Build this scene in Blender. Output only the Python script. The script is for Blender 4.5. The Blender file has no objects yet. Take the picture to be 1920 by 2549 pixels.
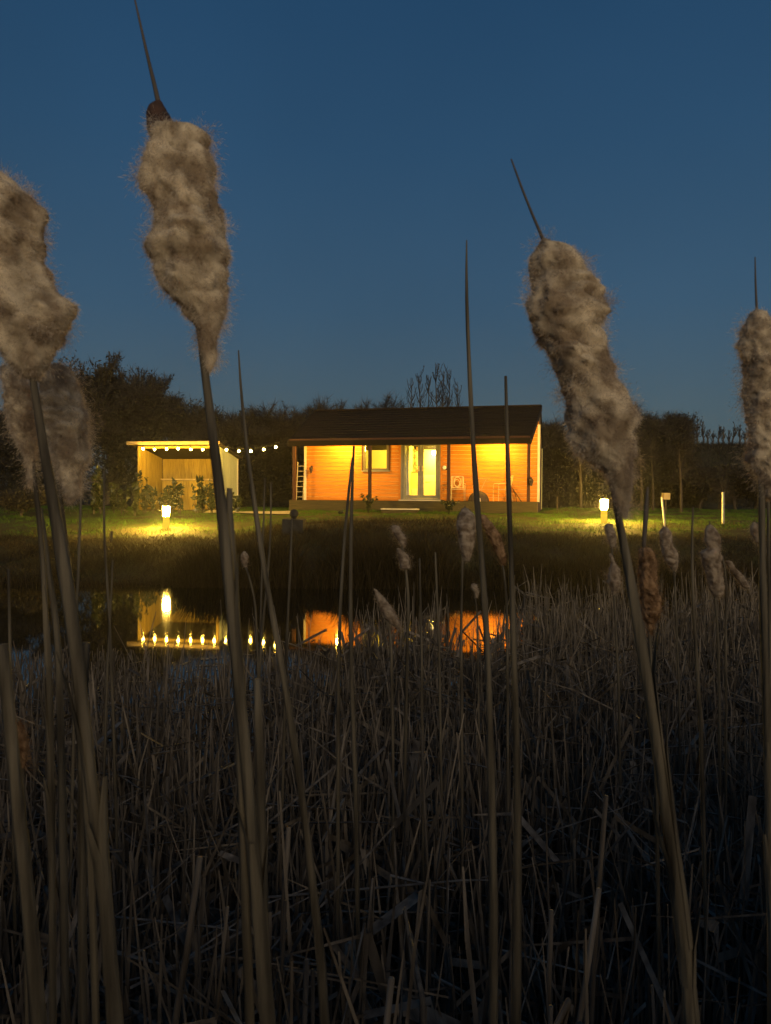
import bpy, math, random
import numpy as np
from mathutils import Vector
R = math.radians
SC = bpy.context.scene
COL = SC.collection
rng = np.random.default_rng(7)
random.seed(7)

# ------------------------------------------------------------------ camera
EYE = np.array([0.0, 0.0, 1.83])
FPX, CX, CY = 1841.0, 960.0, 1274.5            # the photograph's own pixels (1920 x 2549)
PITCH, ROLL = R(-1.2), R(0.35)
fw = np.array([0.0, math.cos(PITCH), math.sin(PITCH)])
up0 = np.array([0.0, -math.sin(PITCH), math.cos(PITCH)])
r0 = np.array([1.0, 0.0, 0.0])
rt = r0 * math.cos(ROLL) + up0 * math.sin(ROLL)
upv = -r0 * math.sin(ROLL) + up0 * math.cos(ROLL)
cam = bpy.data.cameras.new('camera')
camo = bpy.data.objects.new('camera', cam)
COL.objects.link(camo)
from mathutils import Matrix
m = Matrix(((rt[0], upv[0], -fw[0]), (rt[1], upv[1], -fw[1]), (rt[2], upv[2], -fw[2])))
camo.matrix_world = Matrix.Translation(Vector(EYE)) @ m.to_4x4()
cam.sensor_fit = 'VERTICAL'; cam.sensor_height = 36.0; cam.sensor_width = 36.0
cam.lens = FPX / 2549.0 * 36.0
cam.clip_start = 0.02; cam.clip_end = 3000
cam.dof.use_dof = True; cam.dof.focus_distance = 9.0
cam.dof.aperture_fstop = cam.lens / 1000 / 0.0016
SC.camera = camo

def ray(px, py):
    return fw + rt * (px - CX) / FPX - upv * (py - CY) / FPX
def at(px, py, D):
    d = ray(px, py)
    return EYE + d * (D / d[1])

# ------------------------------------------------------------------ sky, sun, exposure
W = bpy.data.worlds.new('World'); SC.world = W; W.use_nodes = True
nt = W.node_tree; N = nt.nodes; L = nt.links
bg = N['Background']
sky = N.new('ShaderNodeTexSky'); sky.sky_type = 'NISHITA'; sky.sun_disc = False
sky.sun_elevation = R(2.0); sky.sun_rotation = R(195); sky.ozone_density = 3.0
tc = N.new('ShaderNodeTexCoord'); sx = N.new('ShaderNodeSeparateXYZ')
L.new(tc.outputs['Generated'], sx.inputs[0])
ramp = N.new('ShaderNodeValToRGB'); L.new(sx.outputs['Z'], ramp.inputs[0])
cr = ramp.color_ramp
stops = [(0.0, (.072, .112, .136)), (.10, (.066, .109, .142)), (.24, (.039, .091, .155)), (.42, (.023, .073, .147)), (.60, (.013, .055, .126)), (1.0, (.010, .040, .10))]
while len(cr.elements) < len(stops): cr.elements.new(.5)
for e, (p, c) in zip(cr.elements, stops): e.position = p; e.color = (*c, 1)
dim = N.new('ShaderNodeMixRGB'); dim.blend_type = 'MULTIPLY'; dim.inputs[0].default_value = 1
L.new(sky.outputs[0], dim.inputs[1]); dim.inputs[2].default_value = (.10, .10, .10, 1)
mx = N.new('ShaderNodeMixRGB'); mx.inputs[0].default_value = .22
L.new(ramp.outputs[0], mx.inputs[1]); L.new(dim.outputs[0], mx.inputs[2])
nzs = N.new('ShaderNodeTexNoise'); nzs.inputs['Scale'].default_value = 2.2; nzs.inputs['Detail'].default_value = 3; L.new(tc.outputs['Generated'], nzs.inputs['Vector'])
mrs = N.new('ShaderNodeMapRange'); mrs.inputs[1].default_value = .3; mrs.inputs[2].default_value = .7; mrs.inputs[3].default_value = .93; mrs.inputs[4].default_value = 1.07; L.new(nzs.outputs['Fac'], mrs.inputs[0])
vms = N.new('ShaderNodeVectorMath'); vms.operation = 'SCALE'; L.new(mx.outputs[0], vms.inputs[0]); L.new(mrs.outputs[0], vms.inputs['Scale'])   # faint thin cloud
L.new(vms.outputs[0], bg.inputs[0]); bg.inputs[1].default_value = 1.0

sd = bpy.data.lights.new('sun', 'SUN'); sd.energy = 1.55; sd.angle = R(30); sd.color = (1, .79, .52)
so = bpy.data.objects.new('sun', sd); COL.objects.link(so)
SUNDIR = Vector((-0.27, 1, -0.235)).normalized()           # afterglow low behind the photographer
so.rotation_euler = SUNDIR.to_track_quat('-Z', 'Y').to_euler()
SC.view_settings.view_transform = 'Standard'; SC.view_settings.look = 'None'
SC.view_settings.exposure = 0; SC.view_settings.gamma = 1; SC.view_settings.use_curve_mapping = False
SC.cycles.max_bounces = 7; SC.cycles.diffuse_bounces = 4; SC.cycles.glossy_bounces = 3
SC.cycles.transparent_max_bounces = 14
SC.cycles.sample_clamp_indirect = 4.0
SC.cycles.caustics_reflective = False; SC.cycles.caustics_refractive = False

# ------------------------------------------------------------------ helpers
def vnoise(P, seed=0):
    """smooth value noise in -1..1 for an (n,3) array"""
    P = np.asarray(P, float); i = np.floor(P).astype(np.int64); f = P - i; f = f * f * (3 - 2 * f)
    def h(a, b, c):
        n = (a * 374761393 + b * 668265263 + c * 2147483647 + seed * 1274126177) & 0xffffffff
        n = ((n ^ (n >> 13)) * 1274126177) & 0xffffffff
        n = ((n ^ (n >> 16)) * 2246822519) & 0xffffffff
        return ((n ^ (n >> 15)) & 0xffff) / 32767.5 - 1
    o = 0
    for a in (0, 1):
        for b in (0, 1):
            for c in (0, 1):
                w = (f[:, 0] if a else 1 - f[:, 0]) * (f[:, 1] if b else 1 - f[:, 1]) * (f[:, 2] if c else 1 - f[:, 2])
                o = o + w * h(i[:, 0] + a, i[:, 1] + b, i[:, 2] + c)
    return o

class MB:
    """collects triangles / quads / polygons for one mesh object"""
    def __init__(s): s.v = []; s.f = []; s.n = 0; s.at = []
    def add(s, V, F, tone=0.0):
        V = np.asarray(V, float).reshape(-1, 3)
        s.v.append(V); s.at.append(np.full(len(V), tone) if np.isscalar(tone) else np.asarray(tone, float))
        s.f.append((np.asarray(F, np.int64) + s.n) if not isinstance(F, list) else [[i + s.n for i in q] for q in F]); s.n += len(V)
        return s
    def box(s, x0, x1, y0, y1, z0, z1, tone=0.0):
        V = [(x, y, z) for z in (z0, z1) for y in (y0, y1) for x in (x0, x1)]
        return s.add(V, np.array([(0, 2, 3, 1), (4, 5, 7, 6), (0, 1, 5, 4), (2, 6, 7, 3), (0, 4, 6, 2), (1, 3, 7, 5)]), tone)
    def tube(s, P, rad, sides=6, tone=0.0, cap=True):
        P = np.asarray(P, float); n = len(P); rad = np.broadcast_to(np.asarray(rad, float), (n,))
        T = np.gradient(P, axis=0); T /= np.linalg.norm(T, axis=1)[:, None] + 1e-12
        ref = np.array([0, 1.0, 0]) if abs(T[:, 1]).max() < .9 else np.array([1.0, 0, 0]) if abs(T[:, 0]).max() < .9 else np.array([.3, .2, .93])
        A = np.cross(T, ref); A /= np.linalg.norm(A, axis=1)[:, None] + 1e-12; B = np.cross(T, A)
        a = np.arange(sides) * 2 * math.pi / sides
        V = P[:, None] + rad[:, None, None] * (np.cos(a)[None, :, None] * A[:, None] + np.sin(a)[None, :, None] * B[:, None])
        F = [(i * sides + j, i * sides + (j + 1) % sides, (i + 1) * sides + (j + 1) % sides, (i + 1) * sides + j) for i in range(n - 1) for j in range(sides)]
        s.add(V.reshape(-1, 3), np.array(F), tone)
        if cap:
            k = s.n - n * sides
            s.f.append([list(range(k, k + sides))[::-1], list(range(k + (n - 1) * sides, k + n * sides))])
        return s
    def bar(s, a, b, w=.02, d=None, tone=0.0):
        return s.tube([a, b], w / 1.414, 4, tone)
    def lathe(s, prof, c=(0, 0, 0), sides=20, tone=0.0):
        c = np.asarray(c, float); a = np.arange(sides) * 2 * math.pi / sides
        V = np.array([[(r * math.cos(t), r * math.sin(t), z) for t in a] for r, z in prof]) + c
        n = len(prof)
        F = [(i * sides + j, i * sides + (j + 1) % sides, (i + 1) * sides + (j + 1) % sides, (i + 1) * sides + j) for i in range(n - 1) for j in range(sides)]
        s.add(V.reshape(-1, 3), np.array(F), tone); k = s.n - n * sides
        s.f.append([list(range(k, k + sides))[::-1], list(range(k + (n - 1) * sides, k + n * sides))])
        return s
    def mesh(s, name, off=None, smooth=False):
        V = np.concatenate(s.v); 
        if off is not None: V = V - np.asarray(off)
        me = bpy.data.meshes.new(name)
        idx = []; tot = []
        for F in s.f:
            if isinstance(F, list):
                for q in F: idx.extend(q); tot.append(len(q))
            else:
                idx.extend(F.ravel().tolist()); tot.extend([F.shape[1]] * len(F))
        me.vertices.add(len(V)); me.vertices.foreach_set('co', V.astype(np.float32).ravel())
        me.loops.add(len(idx)); me.loops.foreach_set('vertex_index', np.array(idx, np.int32))
        tot = np.array(tot, np.int32); st = np.concatenate([[0], np.cumsum(tot)[:-1]]).astype(np.int32)
        me.polygons.add(len(tot)); me.polygons.foreach_set('loop_start', st); me.polygons.foreach_set('loop_total', tot)
        me.polygons.foreach_set('use_smooth', np.full(len(tot), bool(smooth)))
        a = me.attributes.new('tone', 'FLOAT', 'POINT'); a.data.foreach_set('value', np.concatenate(s.at).astype(np.float32))
        me.update(calc_edges=True); me.validate()
        return me
    def obj(s, name, mat, parent=None, off=None, smooth=False):
        o = bpy.data.objects.new(name, s.mesh(name, off, smooth)); COL.objects.link(o)
        o.data.materials.append(mat)
        if parent is not None: o.parent = parent
        return o

def tag(o, label=None, cat=None, group=None, kind=None):
    for k, v in (('label', label), ('category', cat), ('group', group), ('kind', kind)):
        if v: o[k] = v
    return o
def thing(name, label, cat, loc=(0, 0, 0), rz=0, group=None):
    o = bpy.data.objects.new(name, None); COL.objects.link(o); o.empty_display_size = .1
    o.location = tuple(float(t) for t in loc); o.rotation_euler = (0, 0, rz)
    return tag(o, label, cat, group)
def copy_tree(o, parent=None):
    c = o.copy(); COL.objects.link(c); c.parent = parent
    for ch in list(o.children): copy_tree(ch, c)
    return c

# ------------------------------------------------------------------ materials
def mat(name, col, col2=None, scale=8, rough=.7, spec=.3, bump=0, stretch=(1, 1, 1), tone=0, metal=0, trans=0, detail=4, rnd=0):
    m = bpy.data.materials.new(name); m.use_nodes = True; n = m.node_tree.nodes; l = m.node_tree.links
    p = n['Principled BSDF']; p.inputs['Roughness'].default_value = rough; p.inputs['Specular IOR Level'].default_value = spec
    p.inputs['Metallic'].default_value = metal
    c2 = col2 or tuple(c * .7 for c in col)
    tcn = n.new('ShaderNodeTexCoord'); mp = n.new('ShaderNodeMapping'); mp.inputs['Scale'].default_value = stretch
    l.new(tcn.outputs['Object'], mp.inputs[0])
    nz = n.new('ShaderNodeTexNoise'); nz.inputs['Scale'].default_value = scale; nz.inputs['Detail'].default_value = detail
    l.new(mp.outputs[0], nz.inputs['Vector'])
    r = n.new('ShaderNodeValToRGB'); r.color_ramp.elements[0].position = .35; r.color_ramp.elements[1].position = .65
    r.color_ramp.elements[0].color = (*c2, 1); r.color_ramp.elements[1].color = (*col, 1)
    l.new(nz.outputs['Fac'], r.inputs[0]); out = r.outputs[0]
    if tone or rnd:
        a = n.new('ShaderNodeAttribute'); a.attribute_name = 'tone'
        oi = n.new('ShaderNodeObjectInfo')
        ma = n.new('ShaderNodeMath'); ma.operation = 'MULTIPLY_ADD'; l.new(a.outputs['Fac'], ma.inputs[0]); ma.inputs[1].default_value = tone; ma.inputs[2].default_value = 1
        mb = n.new('ShaderNodeMath'); mb.operation = 'MULTIPLY_ADD'; l.new(oi.outputs['Random'], mb.inputs[0]); mb.inputs[1].default_value = rnd; mb.inputs[2].default_value = 1 - rnd / 2
        mc = n.new('ShaderNodeMath'); mc.operation = 'MULTIPLY'; l.new(ma.outputs[0], mc.inputs[0]); l.new(mb.outputs[0], mc.inputs[1])
        vm = n.new('ShaderNodeVectorMath'); vm.operation = 'SCALE'; l.new(out, vm.inputs[0]); l.new(mc.outputs[0], vm.inputs['Scale']); out = vm.outputs[0]
    l.new(out, p.inputs['Base Color'])
    if bump:
        b = n.new('ShaderNodeBump'); b.inputs['Strength'].default_value = bump; b.inputs['Distance'].default_value = .01
        l.new(nz.outputs['Fac'], b.inputs['Height']); l.new(b.outputs[0], p.inputs['Normal'])
    if trans:
        t = n.new('ShaderNodeBsdfTranslucent'); l.new(out, t.inputs[0]); ms = n.new('ShaderNodeMixShader'); ms.inputs[0].default_value = trans
        l.new(p.outputs[0], ms.inputs[1]); l.new(t.outputs[0], ms.inputs[2]); l.new(ms.outputs[0], n['Material Output'].inputs[0])
    return m
def emit(name, col, s):
    m = bpy.data.materials.new(name); m.use_nodes = True; n = m.node_tree.nodes
    n.remove(n['Principled BSDF']); e = n.new('ShaderNodeEmission'); e.inputs[0].default_value = (*col, 1); e.inputs[1].default_value = s
    m.node_tree.links.new(e.outputs[0], n['Material Output'].inputs[0]); return m
def fluff_mat(name, col, dark, scale, trans=.35, thin=0):
    m = bpy.data.materials.new(name); m.use_nodes = True; n = m.node_tree.nodes; l = m.node_tree.links
    n.remove(n['Principled BSDF'])
    tcn = n.new('ShaderNodeTexCoord'); nz = n.new('ShaderNodeTexNoise'); nz.inputs['Scale'].default_value = scale; nz.inputs['Detail'].default_value = 3
    l.new(tcn.outputs['Object'], nz.inputs['Vector'])
    r = n.new('ShaderNodeValToRGB'); r.color_ramp.elements[0].position = .40; r.color_ramp.elements[1].position = .56
    r.color_ramp.elements[0].color = (*dark, 1); r.color_ramp.elements[1].color = (*col, 1); l.new(nz.outputs['Fac'], r.inputs[0])
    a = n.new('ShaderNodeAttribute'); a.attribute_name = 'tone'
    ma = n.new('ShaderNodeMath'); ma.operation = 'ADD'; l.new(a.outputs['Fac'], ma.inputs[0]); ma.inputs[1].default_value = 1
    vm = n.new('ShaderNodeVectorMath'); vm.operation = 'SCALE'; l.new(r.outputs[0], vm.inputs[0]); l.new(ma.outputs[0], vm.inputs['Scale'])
    fn = n.new('ShaderNodeAttribute'); fn.attribute_name = 'fn'
    use_fn = not thin
    d = n.new('ShaderNodeBsdfDiffuse'); t = n.new('ShaderNodeBsdfTranslucent'); ms = n.new('ShaderNodeMixShader'); ms.inputs[0].default_value = trans
    for q in (d, t):
        l.new(vm.outputs[0], q.inputs[0])
        if use_fn: l.new(fn.outputs['Vector'], q.inputs['Normal'])
    l.new(d.outputs[0], ms.inputs[1]); l.new(t.outputs[0], ms.inputs[2]); out = ms
    if thin:
        tp = n.new('ShaderNodeBsdfTransparent'); out = n.new('ShaderNodeMixShader'); out.inputs[0].default_value = thin
        l.new(ms.outputs[0], out.inputs[1]); l.new(tp.outputs[0], out.inputs[2])
    l.new(out.outputs[0], n['Material Output'].inputs[0])
    return m

M = {}
M['clad'] = mat('orange_timber', (.47, .170, .015), (.35, .122, .011), 5, .6, .25, .25, (.6, 6, 9), 0, rnd=.16)
M['cladside'] = mat('dark_side_timber', (.22, .15, .09), (.16, .11, .07), 5, .7, .2, .2, (6, .6, 9), rnd=.15)
M['trim'] = mat('pale_trim', (.55, .50, .40), (.48, .43, .33), 4, .6)
M['post'] = mat('dark_red_post', (.06, .022, .014), (.042, .016, .011), 6, .65, .2, .2, (5, 5, .6))
M['roof'] = mat('brown_felt_shingle', (.021, .013, .009), (.014, .009, .006), 16, .9, .15, .6, rnd=.35)
M['barge'] = mat('dark_barge', (.016, .011, .008), (.012, .008, .006), 6, .8)
M['deck'] = mat('weathered_deck', (.07, .055, .026), (.045, .036, .018), 4, .85, .15, .3, (.6, 6, 6), rnd=.15)
M['grey'] = mat('grey_frame', (.17, .17, .155), (.14, .14, .13), 6, .5)
M['winframe'] = mat('dark_window_frame', (.12, .10, .075), (.085, .07, .055), 6, .5)
M['ladder'] = mat('old_white_ladder', (.34, .29, .20), (.26, .22, .15), 6, .6)
M['fascia'] = mat('black_stained_fascia', (.010, .007, .005), (.007, .005, .004), 6, .9, .1)
M['cream'] = mat('cream_wall', (.78, .70, .36), (.74, .66, .33), 2, .7)
M['white'] = mat('white_paint', (.75, .72, .64), (.68, .65, .58), 5, .5)
M['wood_in'] = mat('shelf_wood', (.35, .20, .09), (.25, .14, .06), 6, .6)
M['jar'] = mat('jar_ceramic', (.30, .20, .12), (.22, .12, .07), 10, .4, rnd=.9)
M['metal'] = mat('pale_metal', (.52, .39, .19), (.42, .31, .15), 10, .45, .5)
M['darkobj'] = mat('dark_object', (.055, .035, .025), (.035, .022, .018), 10, .7)
M['shed'] = mat('shed_board', (.38, .265, .055), (.25, .17, .035), 5, .75, .2, .3, (7, 7, .5), rnd=.28)
M['shedside'] = mat('sage_board', (.34, .38, .30), (.29, .32, .25), 4, .75, .2, .2, (6, 6, .5), rnd=.15)
M['counter'] = mat('counter_wood', (.52, .38, .17), (.40, .29, .12), 6, .6)
M['cable'] = mat('black_cable', (.02, .02, .02), None, 8, .6)
M['bollard'] = mat('bollard_wood', (.60, .44, .20), (.45, .32, .14), 7, .7, .2, .2, (5, 5, .7))
M['stone'] = mat('dark_stone', (.045, .040, .035), (.028, .025, .022), 7, .9, .2, .8)
M['soil'] = mat('ground_turf', (.060, .058, .020), (.060, .045, .028), 1.3, .95, .1, .6)
M['path'] = mat('gravel_path', (.40, .36, .28), (.28, .25, .19), 14, .95, .1, .8)
M['grass'] = mat('lawn_grass', (.080, .150, .016), (.058, .115, .012), .8, .7, .2, 0, tone=.35, trans=.3)
M['tuft'] = mat('bank_grass', (.055, .042, .020), (.032, .024, .012), 1.1, .8, .15, 0, tone=.4, trans=.25)
M['sedge'] = mat('dark_sedge', (.045, .032, .017), (.028, .02, .011), 1.3, .85, .1, 0, tone=.4, trans=.15)
M['bark'] = mat('bark', (.085, .068, .052), (.055, .044, .034), 5, .9, .15, .5)
M['twig'] = mat('bare_twigs', (.060, .050, .040), (.035, .029, .023), .6, .9, .1, 0, tone=.5)
M['ivy'] = mat('dark_leaves', (.050, .044, .027), (.028, .025, .016), .7, .7, .2, 0, tone=.4, trans=.15)
M['leaf'] = mat('laurel_leaf', (.040, .048, .016), (.024, .030, .010), 6, .4, .4, 0, tone=.4, trans=.2)
M['reed'] = mat('dead_reed', (.215, .178, .135), (.066, .053, .040), 24, .75, .2, .4, (1, 1, .15), tone=.6, rnd=.35)
M['stem'] = mat('cattail_stem', (.165, .138, .095), (.050, .041, .028), 48, .7, .2, .9, (1, 1, .10), tone=.3)
M['stemdark'] = mat('dark_spike', (.12, .10, .085), (.07, .06, .05), 60, .8, .2, 0, (1, 1, .1))
M['fluff'] = fluff_mat('seed_fluff', (.78, .66, .48), (.40, .31, .21), 30, .35)
M['fluff_hair'] = fluff_mat('seed_hair', (.86, .73, .57), (.58, .45, .33), 30, .4, .35)
M['fluff2'] = fluff_mat('seed_fluff_small', (.48, .385, .285), (.27, .20, .14), 40)
M['fluff2_hair'] = fluff_mat('seed_hair_small', (.62, .51, .39), (.40, .31, .22), 40, .5, .3)
M['fluffbrown'] = fluff_mat('seed_fluff_brown', (.44, .28, .155), (.20, .115, .06), 40)
M['fluffbrown_hair'] = fluff_mat('seed_hair_brown', (.50, .32, .18), (.26, .15, .08), 40, .5, .3)
M['brownseed'] = mat('brown_seed_cap', (.075, .04, .028), (.04, .024, .018), 90, .9)
M['bulb'] = emit('bulb_glow', (1, .58, .07), 640)
M['bollglow'] = emit('bollard_glow', (1, .60, .09), 2600)
M['bollbody'] = emit('bollard_column_glow', (1, .52, .035), 1.1)
M['lampglow'] = emit('porch_lamp_glow', (1, .58, .14), 60)
M['inglow'] = emit('room_lamp_glow', (1, .72, .25), 30)
gm = bpy.data.materials.new('window_glass'); gm.use_nodes = True; _n = gm.node_tree.nodes; _l = gm.node_tree.links
_n.remove(_n['Principled BSDF']); _t = _n.new('ShaderNodeBsdfTransparent'); _g = _n.new('ShaderNodeBsdfGlossy'); _g.inputs['Roughness'].default_value = .02
_f = _n.new('ShaderNodeFresnel'); _f.inputs[0].default_value = 1.45; _m = _n.new('ShaderNodeMixShader')
_t.inputs[0].default_value = (.95, .96, .94, 1)
_l.new(_f.outputs[0], _m.inputs[0]); _l.new(_t.outputs[0], _m.inputs[1]); _l.new(_g.outputs[0], _m.inputs[2]); _l.new(_m.outputs[0], _n['Material Output'].inputs[0])
M['glass'] = gm
wm = bpy.data.materials.new('pond_water'); wm.use_nodes = True; _n = wm.node_tree.nodes; _l = wm.node_tree.links
_p = _n['Principled BSDF']; _p.inputs['Base Color'].default_value = (.012, .010, .006, 1); _p.inputs['Roughness'].default_value = .03; _p.inputs['IOR'].default_value = 1.5
_tc = _n.new('ShaderNodeTexCoord'); _mp = _n.new('ShaderNodeMapping'); _mp.inputs['Scale'].default_value = (1.0, .55, 1)
_nz = _n.new('ShaderNodeTexNoise'); _nz.inputs['Scale'].default_value = 3.0; _nz.inputs['Detail'].default_value = 2
_b = _n.new('ShaderNodeBump'); _b.inputs['Strength'].default_value = .010; _b.inputs['Distance'].default_value = .02
_l.new(_tc.outputs['Object'], _mp.inputs[0]); _l.new(_mp.outputs[0], _nz.inputs['Vector']); _l.new(_nz.outputs['Fac'], _b.inputs['Height']); _l.new(_b.outputs[0], _p.inputs['Normal'])
M['water'] = wm

# ------------------------------------------------------------------ ground and pond
YL = [-300, -20, -4, .9, 2.6, 5, 13.2, 15.2, 15.8, 17.2, 18.6, 20.2, 21.5, 25, 28, 40, 80, 300]
ZL = [1.6, 1.0, .35, .12, -.22, -.5, -.4, -.02, .07, .27, .46, .69, .82, 1.08, 1.26, 1.36, 1.6, 4]
YR = [-300, -20, -4, .9, 2.6, 5, 13.0, 14.8, 16.2, 18.3, 20.7, 25, 28, 40, 80, 300]
ZR = [1.6, 1.0, .35, .12, -.22, -.5, -.4, -.02, .56, .95, 1.10, 1.22, 1.28, 1.4, 1.8, 4]
def sstep(a, b, x):
    t = np.clip((x - a) / (b - a), 0, 1); return t * t * (3 - 2 * t)
def ground_z(x, y):
    x = np.atleast_1d(np.asarray(x, float)); y = np.atleast_1d(np.asarray(y, float)); x, y = np.broadcast_arrays(x, y)
    t = sstep(-5.0, -1.5, x - (y - 20) * .1)
    z = np.interp(y, YL, ZL) * (1 - t) + np.interp(y, YR, ZR) * t
    P = np.stack([x, y, 0 * x], -1).reshape(-1, 3)
    w = np.clip((y - 15) / 3, 0, 1) * np.clip((60 - y) / 20, .2, 1)
    z = z + w * (.035 * vnoise(P * .9, 1) + .02 * vnoise(P * 2.7, 2)).reshape(x.shape)
    z = z + 4.5 * sstep(37, 60, y) * sstep(13, 23, x)                   # dark hill on the right
    z = z + .22 * np.exp(-(((x - 6.5) / 1.1) ** 2 + ((y - 26.0) / .7) ** 2))
    return z
def gz(x, y): return float(ground_z(x, y)[0])
xs = np.concatenate([np.linspace(-300, -30, 14)[:-1], np.linspace(-30, 34, 200), np.linspace(34, 300, 14)[1:]])
ys = np.concatenate([np.linspace(-300, -10, 10)[:-1], np.linspace(-10, 14, 50)[:-1], np.linspace(14, 32, 120)[:-1], np.linspace(32, 70, 50)[:-1], np.linspace(70, 600, 16)])
X, Y = np.meshgrid(xs, ys); Z = ground_z(X, Y)
nx, ny = len(xs), len(ys)
F = np.array([(j * nx + i, j * nx + i + 1, (j + 1) * nx + i + 1, (j + 1) * nx + i) for j in range(ny - 1) for i in range(nx - 1)])
tag(MB().add(np.stack([X, Y, Z], -1), F).obj('ground', M['soil'], smooth=True), kind='structure')
tag(MB().add([(-120, 0.5, 0), (120, .5, 0), (120, 17.5, 0), (-120, 17.5, 0)], np.array([(0, 1, 2, 3)])).obj('pond_water', M['water']), kind='structure')

# ------------------------------------------------------------------ the cabin (its own frame: u along the front, v into the depth)
TH = R(14.0); HL = at(719, 1110, 28.0); HL = np.array([HL[0], 28.0, 0.0])
def hw(u, v, z=0.0): return np.array([HL[0] + u * math.cos(TH) + v * math.sin(TH), HL[1] - u * math.sin(TH) + v * math.cos(TH), z])
def huz(px, py, v):
    d = ray(px, py); a = EYE[:2] - HL[:2]
    nvec = np.array([math.sin(TH), math.cos(TH)]); t = (v - a @ nvec) / (d[:2] @ nvec)
    p = EYE + d * t; q = p[:2] - HL[:2]
    return float(q @ np.array([math.cos(TH), -math.sin(TH)])), float(p[2])
house = thing('log_cabin', 'orange timber garden cabin with lit porch, dark roof and grey french doors', 'cabin', HL, -TH)
PD = 1.5                                              # porch depth
u0, u1 = huz(761, 1200, PD)[0], huz(1341, 1200, PD)[0]
eu0, eu1 = huz(719, 1108, 0)[0], huz(1321, 1106, 0)[0]
ru0, ru1 = huz(784, 1021, 2.6)[0], huz(1348, 1013, 2.6)[0]
ZF, ZB, ZE, ZR_ = 1.67, 1.18, 3.70, 5.32
def hroof(v): return ZE + .17 + (ZR_ - ZE - .17) / 2.6 * v
DB = 5.2
# porch deck
nb = 10
for i in range(nb):
    MB().box(eu0 + .03, u1 + .02, .03 + i * PD / nb, .03 + (i + 1) * PD / nb - .008, ZF - .035, ZF).obj('deck_board', M['deck'], house)
MB().box(eu0 + .02, u1 + .03, -.005, .028, ZB - .2, ZF + .003).obj('deck_skirt', M['deck'], house)
MB().box(eu0 + .03, eu0 + .07, .03, PD, ZB - .2, ZF - .04).obj('deck_side', M['deck'], house)
# front wall of horizontal boards with openings
wl, wr = huz(905, 1150, PD)[0], huz(968, 1150, PD)[0]
wb, wt = huz(940, 1171, PD)[1], 4.05
dl, dr = huz(999, 1150, PD)[0], huz(1097, 1150, PD)[0]
dt = ZF + 2.28
rows = int((4.62 - ZF) / .142); bh = (4.62 - ZF) / rows
for i in range(rows):
    z0 = ZF + i * bh; z1 = z0 + bh - .007
    cuts = [(u0, u1)]
    for a, b, lo, hi in ((wl, wr, wb, wt), (dl, dr, 0, dt)):
        if z1 > lo + .02 and z0 < hi - .02:
            cuts = [q for c in cuts for q in ((c[0], min(c[1], a)), (max(c[0], b), c[1])) if q[1] - q[0] > .03]
    for a, b in cuts:
        y0 = PD - .022
        mb = MB(); V = [(x, y, z) for x in (a, b) for (y, z) in ((PD, z0), (y0, z0 + .006), (y0 + .004, z1 - .012), (PD, z1))]
        mb.add(V, np.array([(0, 1, 5, 4), (1, 2, 6, 5), (2, 3, 7, 6), (3, 0, 4, 7)])); mb.f.append([[0, 3, 2, 1], [4, 5, 6, 7]])
        mb.obj('cladding_board', M['clad'], house)
wp = MB()
for a, b, lo, hi in ((u0, wl, ZF, 4.6), (wl, wr, ZF, wb), (wl, wr, wt, 4.6), (wr, dl, ZF, 4.6), (dl, dr, dt, 4.6), (dr, u1, ZF, 4.6)):
    wp.box(a, b, PD + .001, PD + .10, lo, hi)
wp.obj('front_wall', M['cream'], house)
for uu in (u0, u1):
    MB().box(uu - .045, uu + .045, PD - .05, PD + .06, ZF - .02, 4.5).obj('corner_trim', M['trim'], house)
# other walls, floor, ceiling of the room
def gable(u, s):
    mb = MB(); V = []
    for x in (u, u + s * .1):
        V += [(x, PD + .06, ZB - .1), (x, DB - .1, ZB - .1), (x, DB - .1, hroof(0) - .2), (x, 2.6, ZR_ - .16), (x, PD + .06, hroof(PD) - .14)]
    mb.add(V, [[0, 1, 2, 3, 4], [9, 8, 7, 6, 5]] + [[i, 5 + i, 5 + (i + 1) % 5, (i + 1) % 5] for i in range(5)])
    return mb
gable(u0 + .02, 1).obj('end_wall', M['cladside'], house); gable(u1 - .02, -1).obj('end_wall', M['cladside'], house)
MB().box(u0, u1, DB - .2, DB - .1, ZB - .1, 3.9).obj('back_wall', M['cream'], house)
MB().box(u0 + .1, u1 - .1, PD, DB - .1, ZF - .1, ZF - .002).obj('room_floor', M['wood_in'], house)
MB().box(u0 + .1, u1 - .1, PD + .1, DB - .2, 4.10, 4.16).obj('room_ceiling', M['cream'], house)
pu = huz(985, 1150, PD)[0]
MB().box(pu - .05, pu + .03, PD + .1, DB - .2, ZF, 4.1).obj('partition_wall', M['cream'], house)
pv = 3.4
MB().box(dr - .05, dr + .03, PD + .1, DB - .2, ZF, 4.1).obj('partition_wall', M['cream'], house)
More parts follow.
